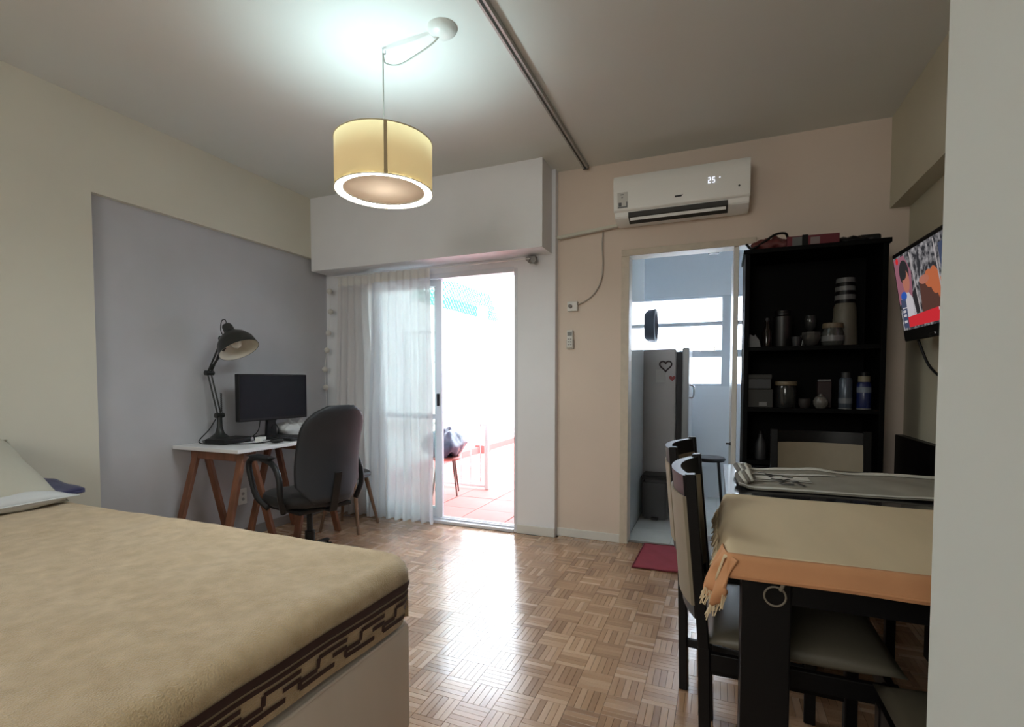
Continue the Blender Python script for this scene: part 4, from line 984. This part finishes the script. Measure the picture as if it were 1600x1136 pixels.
b = BM(); tube(b, smoothpts([(.895, 3.02, 1.36), (.93, 3.0, 1.24), (.95, 2.93, 1.18), (.96, 2.84, 1.155), (.965, 2.72, 1.165), (.97, 2.66, 1.14), (.97, 2.70, 1.09), (.97, 2.76, 1.11), (.97, 2.70, 1.18), (.97, 2.64, 1.24), (.96, 2.6, 1.33)], 6), .006, n=7)
tag(obj('television_cable', b, bplast, smooth=True), 'black cable looping down the wall under the television', 'cable')
# dark low board along the right wall
t = thing('wall_bench', 'dark wooden bench back standing against the right wall beyond the table', 'bench', (.93, 2.9, 0))
obj('back_board', bx(.945, 1.6, .40, .985, 3.50, .845, bev=.004), black, t, world=True)
obj('seat_board', bx(.885, 2.66, .40, .947, 3.15, .44, bev=.004), black, t, world=True)
for y in (1.7, 3.42): obj('leg', bx(.945, y, 0, .985, y + .04, .40, bev=.003), black, t, world=True)
b = BM(); tube(b, smoothpts([(.99, 2.42, 1.0), (.96, 2.42, .92), (.938, 2.43, .84), (.935, 2.42, .78), (.95, 2.4, .72)], 5), .004, n=6)
tag(obj('white_cable', b, white, smooth=True), 'thin white cable hanging over the dark bench back', 'cable')

# ================================================================ DINING TABLE
tab = thing('dining_table', 'black wooden dining table with thick square legs at the right', 'table', (.50, 1.885, 0))
tx0, tx1, ty0, ty1 = .028, .94, 1.215, 2.575
obj('tabletop', bx(tx0, ty0, .722, tx1, ty1, .757, bev=.003), blacktop, tab, world=True)
for x in (tx0 + .028, tx1 - .13):
    for y in (ty0 + .02, ty1 - .12): obj('leg', bx(x, y, 0, x + .10, y + .10, .722, bev=.003), black, tab, world=True)
obj('apron', bx(tx0 + .13, ty0 + .04, .65, tx1 - .13, ty0 + .06, .722), black, tab, world=True); obj('apron', bx(tx0 + .13, ty1 - .06, .65, tx1 - .13, ty1 - .04, .722), black, tab, world=True)
obj('apron', bx(tx0 + .045, ty0 + .12, .65, tx0 + .065, ty1 - .12, .722), black, tab, world=True); obj('apron', bx(tx1 - .065, ty0 + .12, .65, tx1 - .045, ty1 - .12, .722), black, tab, world=True)
# cloth
clm = mat('peach_tan_cloth', (.68, .54, .35), .9, var=.05, vscale=8, bump=.25, bscale=420, stretch=(1, .25, 1))
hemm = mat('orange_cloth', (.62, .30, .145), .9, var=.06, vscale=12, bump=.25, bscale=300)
tc_t = thing('tablecloth', 'tan tablecloth with orange hem and fringe covering the near half of the table', 'tablecloth', (.45, 1.5, .757))
def cl(u, v):   # u across x (with left overhang), v along y
    s = -.055 + u * (.905 + .055); y = ty0 - .004 + v * (1.868 - ty0) 
    if s < 0: x = tx0 - .006 + s * .35 - .008 * noise.noise(Vector((1, y * 16, 0))); z = .762 + s * (1 - .15 * math.sin(y * 30)) 
    else: x = tx0 - .004 + s; z = .7625
    z += .0012 * noise.noise(Vector((x * 7, y * 7, 0))) + .004 * max(0, noise.noise(Vector((x * 3, y * 3, 5)))) * (s > .03)
    return Vector((x, y + (.0 if v < 1 else .004 * math.sin(x * 20)), z))
obj('cloth_top', sheet(BM(), 60, 34, cl, th=-.003), clm, tc_t, world=True, smooth=True)
def hem(u, v):
    s = u * .90; a = v * .052; x = tx0 - .004 + s
    q = .010; y = ty0 - .004 - (q * math.sin(min(a / q, PI / 2))); z = .7640 - (0 if a < .004 else (a - .004)) - .004 * noise.noise(Vector((x * 4, v, 3)))
    y -= .006 * v * (1 + noise.noise(Vector((x * 9, 0, 2))))
    return Vector((x, y, z))
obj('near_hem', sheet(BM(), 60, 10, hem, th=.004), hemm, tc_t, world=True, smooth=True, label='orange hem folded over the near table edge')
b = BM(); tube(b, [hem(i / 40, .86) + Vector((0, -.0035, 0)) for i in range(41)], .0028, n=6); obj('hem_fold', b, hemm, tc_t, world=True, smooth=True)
# bunched orange corner
def corner(u, v):
    a = u * 3.2; y = ty0 + .075 - u * .11; x = tx0 - .010 - .030 * math.sin(v * 1.6) - .012 * math.sin(u * 19) * v + .028 * u * u
    z = .764 - v * (.105 + .018 * math.sin(u * 11)) - .004
    return Vector((x, y + .012 * math.sin(v * 9 + u * 6) * v, z))
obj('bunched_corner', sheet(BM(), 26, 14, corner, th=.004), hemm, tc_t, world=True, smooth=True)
fb = BM()
for k in range(170):
    y = ty0 + .04 + (1.862 - ty0 - .05) * k / 169; x = tx0 - .026 + .004 * random.random(); z = .708 + .008 * math.sin(y * 30)
    L_ = random.uniform(.018, .04); tube(fb, [(x, y, z + .01), (x - random.uniform(.002, .012), y + random.uniform(-.006, .006), z - L_ * .5), (x - random.uniform(-.004, .018), y + random.uniform(-.01, .01), z - L_)], .0014, n=3, cap=False)
for k in range(60):
    p = corner(random.random(), 1); L_ = random.uniform(.01, .035); tube(fb, [p + Vector((0, 0, .005)), p + Vector((-random.uniform(0, .014), random.uniform(-.008, .008), -L_))], .0015, n=3, cap=False)
obj('fringe', fb, clm, tc_t, world=True, kind='stuff')
# small cord loop hanging under the table edge
b = BM(); tube(b, [(.120 + .021 * math.cos(a), 1.232 - .03, .685 + .021 * math.sin(a)) for a in [2 * PI * i / 20 for i in range(20)]], .0022, n=6, closed=True); tube(b, [(.13, 1.2, .70), (.135, 1.198, .715)], .004)
tag(obj('cord_loop', b, mat('dull_cord', (.20, .17, .13), .6)), 'small looped cord hanging under the tablecloth hem at the table leg', 'cord')
# runner
ru = thing('table_runner', 'rumpled grey white patterned runner lying across the far half of the table', 'runner', (.45, 2.2, .757))
rm = mat('runner_linen', (.29, .27, .225), .9, var=.10, vscale=9, bump=.3, bscale=200)
def rn(u, v, k=0):
    x = .075 + u * .86; y = 1.985 + v * .44 + .03 * u * (1 if v > .5 else .7)
    z = .763 + .014 * max(0, noise.noise(Vector((x * 4, y * 5, 1)))) + .010 * math.exp(-((v - .97) / .05) ** 2) * (1 + noise.noise(Vector((x * 9, 0, 0)))) + .014 * math.exp(-((u - .0) / .03) ** 2)
    y += .012 * noise.noise(Vector((x * 5, 0, 4))) * (1 if v > .5 else .6)
    return Vector((x, y, z + k))
obj('linen', sheet(BM(), 70, 30, rn, th=-.003), rm, ru, world=True, smooth=True)
pale = mat('runner_pale', (.60, .58, .52), .9)
for (u0, u1, v0, v1) in ((0, 1, .0, .07), (0, 1, .92, 1), (.02, .42, .70, .76), (.02, .30, .35, .40), (.08, .30, .44, .62)):
    obj('woven_band', sheet(BM(), 50, 3, lambda u, v: rn(u0 + (u1 - u0) * u, v0 + (v1 - v0) * v, .0032)), pale, ru, world=True, smooth=True, label='paler woven band')
dk = mat('runner_print', (.04, .035, .035), .9); b = BM()
for (u, v, a, l_) in ((.115, .80, .4, .035), (.14, .70, -.5, .03), (.15, .60, .9, .035), (.165, .46, -.3, .04), (.18, .33, .8, .035), (.19, .20, 0, .05), (.205, .45, .9, .03), (.215, .58, -.4, .04), (.23, .32, .5, .03), (.245, .22, -.9, .035)):
    c_, s_ = math.cos(a), math.sin(a)
    def pt(m, n_): 
        du = (c_ * m - s_ * n_) / .86; dv = (s_ * m + c_ * n_) / .44 * 1.4; return rn(u + du, v + dv, .0048)
    q_ = [[b.verts.new(pt(l_ * (i_ / 4 - .5), w_)) for w_ in (-.006, .006)] for i_ in range(5)]
    for i_ in range(4): b.faces.new((q_[i_][0], q_[i_ + 1][0], q_[i_ + 1][1], q_[i_][1]))
obj('printed_marks', b, dk, ru, world=True, label='dark printed marks')
for k in range(4):
    b = BM(); x = .085 + .012 * k; tube(b, smoothpts([(x, 2.02 + .02 * k, .772), (x - .012, 2.12, .785 + .006 * k), (x, 2.22, .782), (x - .01, 2.34, .79), (x + .01, 2.42, .775)], 5), .010, n=8)
    obj('rolled_edge', b, [mat('runner_grey_roll', (.20, .18, .16), .9), pale][k % 2], ru, world=True, smooth=True)
tag(obj('small_white_object', lathe(BM(), [(.012, 0), (.022, .006), (.024, .018), (.016, .028), (0, .03)], c=(.105, 2.445, .7575), n=18), mat('white_cap_plastic', (.75, .75, .72), .35), smooth='auto'), 'small round white object at the far left end of the table runner', 'pot')  # unidentified round white object, given a simple turned shape

# ---------------------------------------------------------------- dining chairs
def dining_chair(label):
    t = thing('dining_chair', label, 'chair', (0, 0, 0), 0, 'dining chairs around the black table')
    hw = .20
    for s in (-1, 1):
        b = BM(); bar(b, (-.205, s * hw, 0), (-.215, s * hw, .45), .034, .030, bev=.003); bar(b, (-.215, s * hw, .445), (-.255, s * hw, .905), .034, .028, bev=.003); obj('rear_leg', b, black, t)
        b = BM(); bar(b, (.20, s * (hw - .01), 0), (.20, s * (hw - .01), .43), .034, .034, bev=.003); obj('leg', b, black, t)
        obj('side_rail', bx(-.20, s * (hw - .005) - .009, .385, .20, s * (hw - .005) + .009, .432, bev=.002), black, t)
        obj('side_stretcher', bx(-.20, s * (hw - .005) - .009, .16, .20, s * (hw - .005) + .009, .19, bev=.002), black, t)
    obj('front_rail', bx(.19, -.19, .385, .208, .19, .432, bev=.002), black, t); obj('rear_rail', bx(-.215, -.19, .385, -.197, .19, .432, bev=.002), black, t)
    b = pillow_bm(.44, .42, .075, n=16, wr=.0, pinch=.01); bmesh.ops.translate(b, verts=b.verts, vec=(0.005, 0, .462)); obj('seat', b, mat('shaded_cream_seat', (.13, .115, .085), .45), t, smooth=True)  # pad cream darkened: shade under the table put into the seat colour
    def curved(z0, z1, th, bow):
        bm = BM(); n = 14; P = []
        for i in range(n + 1):
            y = -hw + .016 + (2 * hw - .032) * i / n; q = 1 - (y / hw) ** 2
            row = []
            for dx, z in ((-th / 2, z0), (th / 2, z0), (th / 2, z1), (-th / 2, z1)):
                xb = -.215 - (z - .45) * .088; row.append(bm.verts.new((xb - bow * q + dx, y, z)))
            P.append(row)
        for A, B in zip(P, P[1:]):
            for k in range(4): bm.faces.new((A[k], A[(k + 1) % 4], B[(k + 1) % 4], B[k]))
        bm.faces.new(P[0][::-1]); bm.faces.new(P[-1])
        return bm
    obj('top_rail', curved(.84, .897, .026, .050), black, t, smooth='auto'); obj('backrest_pad', curved(.545, .840, .034, .052), cream, t, smooth='auto'); obj('lower_back_rail', curved(.51, .545, .022, .05), black, t, smooth='auto')
    return t
c1 = dining_chair('black dining chair left of the table, the one nearer the camera, cream back pad')
c1.location = (.190, 1.60, 0)
dup(c1, (.125, 2.12, 0), math.radians(-7), 'black dining chair left of the table, the farther one by the kitchen door')
dup(c1, (.47, 2.64, 0), math.radians(-90), 'black dining chair with cream pad, between the table and the black cabinet')
dup(c1, (.545, 1.12, 0), math.radians(90), 'dining chair at the near table end, only its cream seat showing')
# red mat
t = thing('doormat', 'thin red mat lying on the parquet before the kitchen door', 'mat', (-.14, 3.34, 0))
def mt(u, v): return Vector((-.475 + u * .63 + .01 * v, 3.12 + v * .49 - .02 * (1 - u), .007 + .008 * max(0, noise.noise(Vector((u * 3 + 2, v * 4 + u * 6, 0)))) ))
obj('cloth', sheet(BM(), 30, 20, mt, th=.004), mat('crimson_mat', (.30, .035, .055), .85, var=.1, vscale=10), t, world=True, smooth=True)
b = BM(); tube(b, [mt(u, v) for u, v in [(i / 10, 0) for i in range(11)] + [(1, i / 8) for i in range(1, 9)] + [(1 - i / 10, 1) for i in range(1, 11)] + [(0, 1 - i / 8) for i in range(1, 8)]], .004, n=5, closed=True)
obj('bound_edge', b, mat('dark_red_edge', (.16, .02, .03), .9), t, world=True)
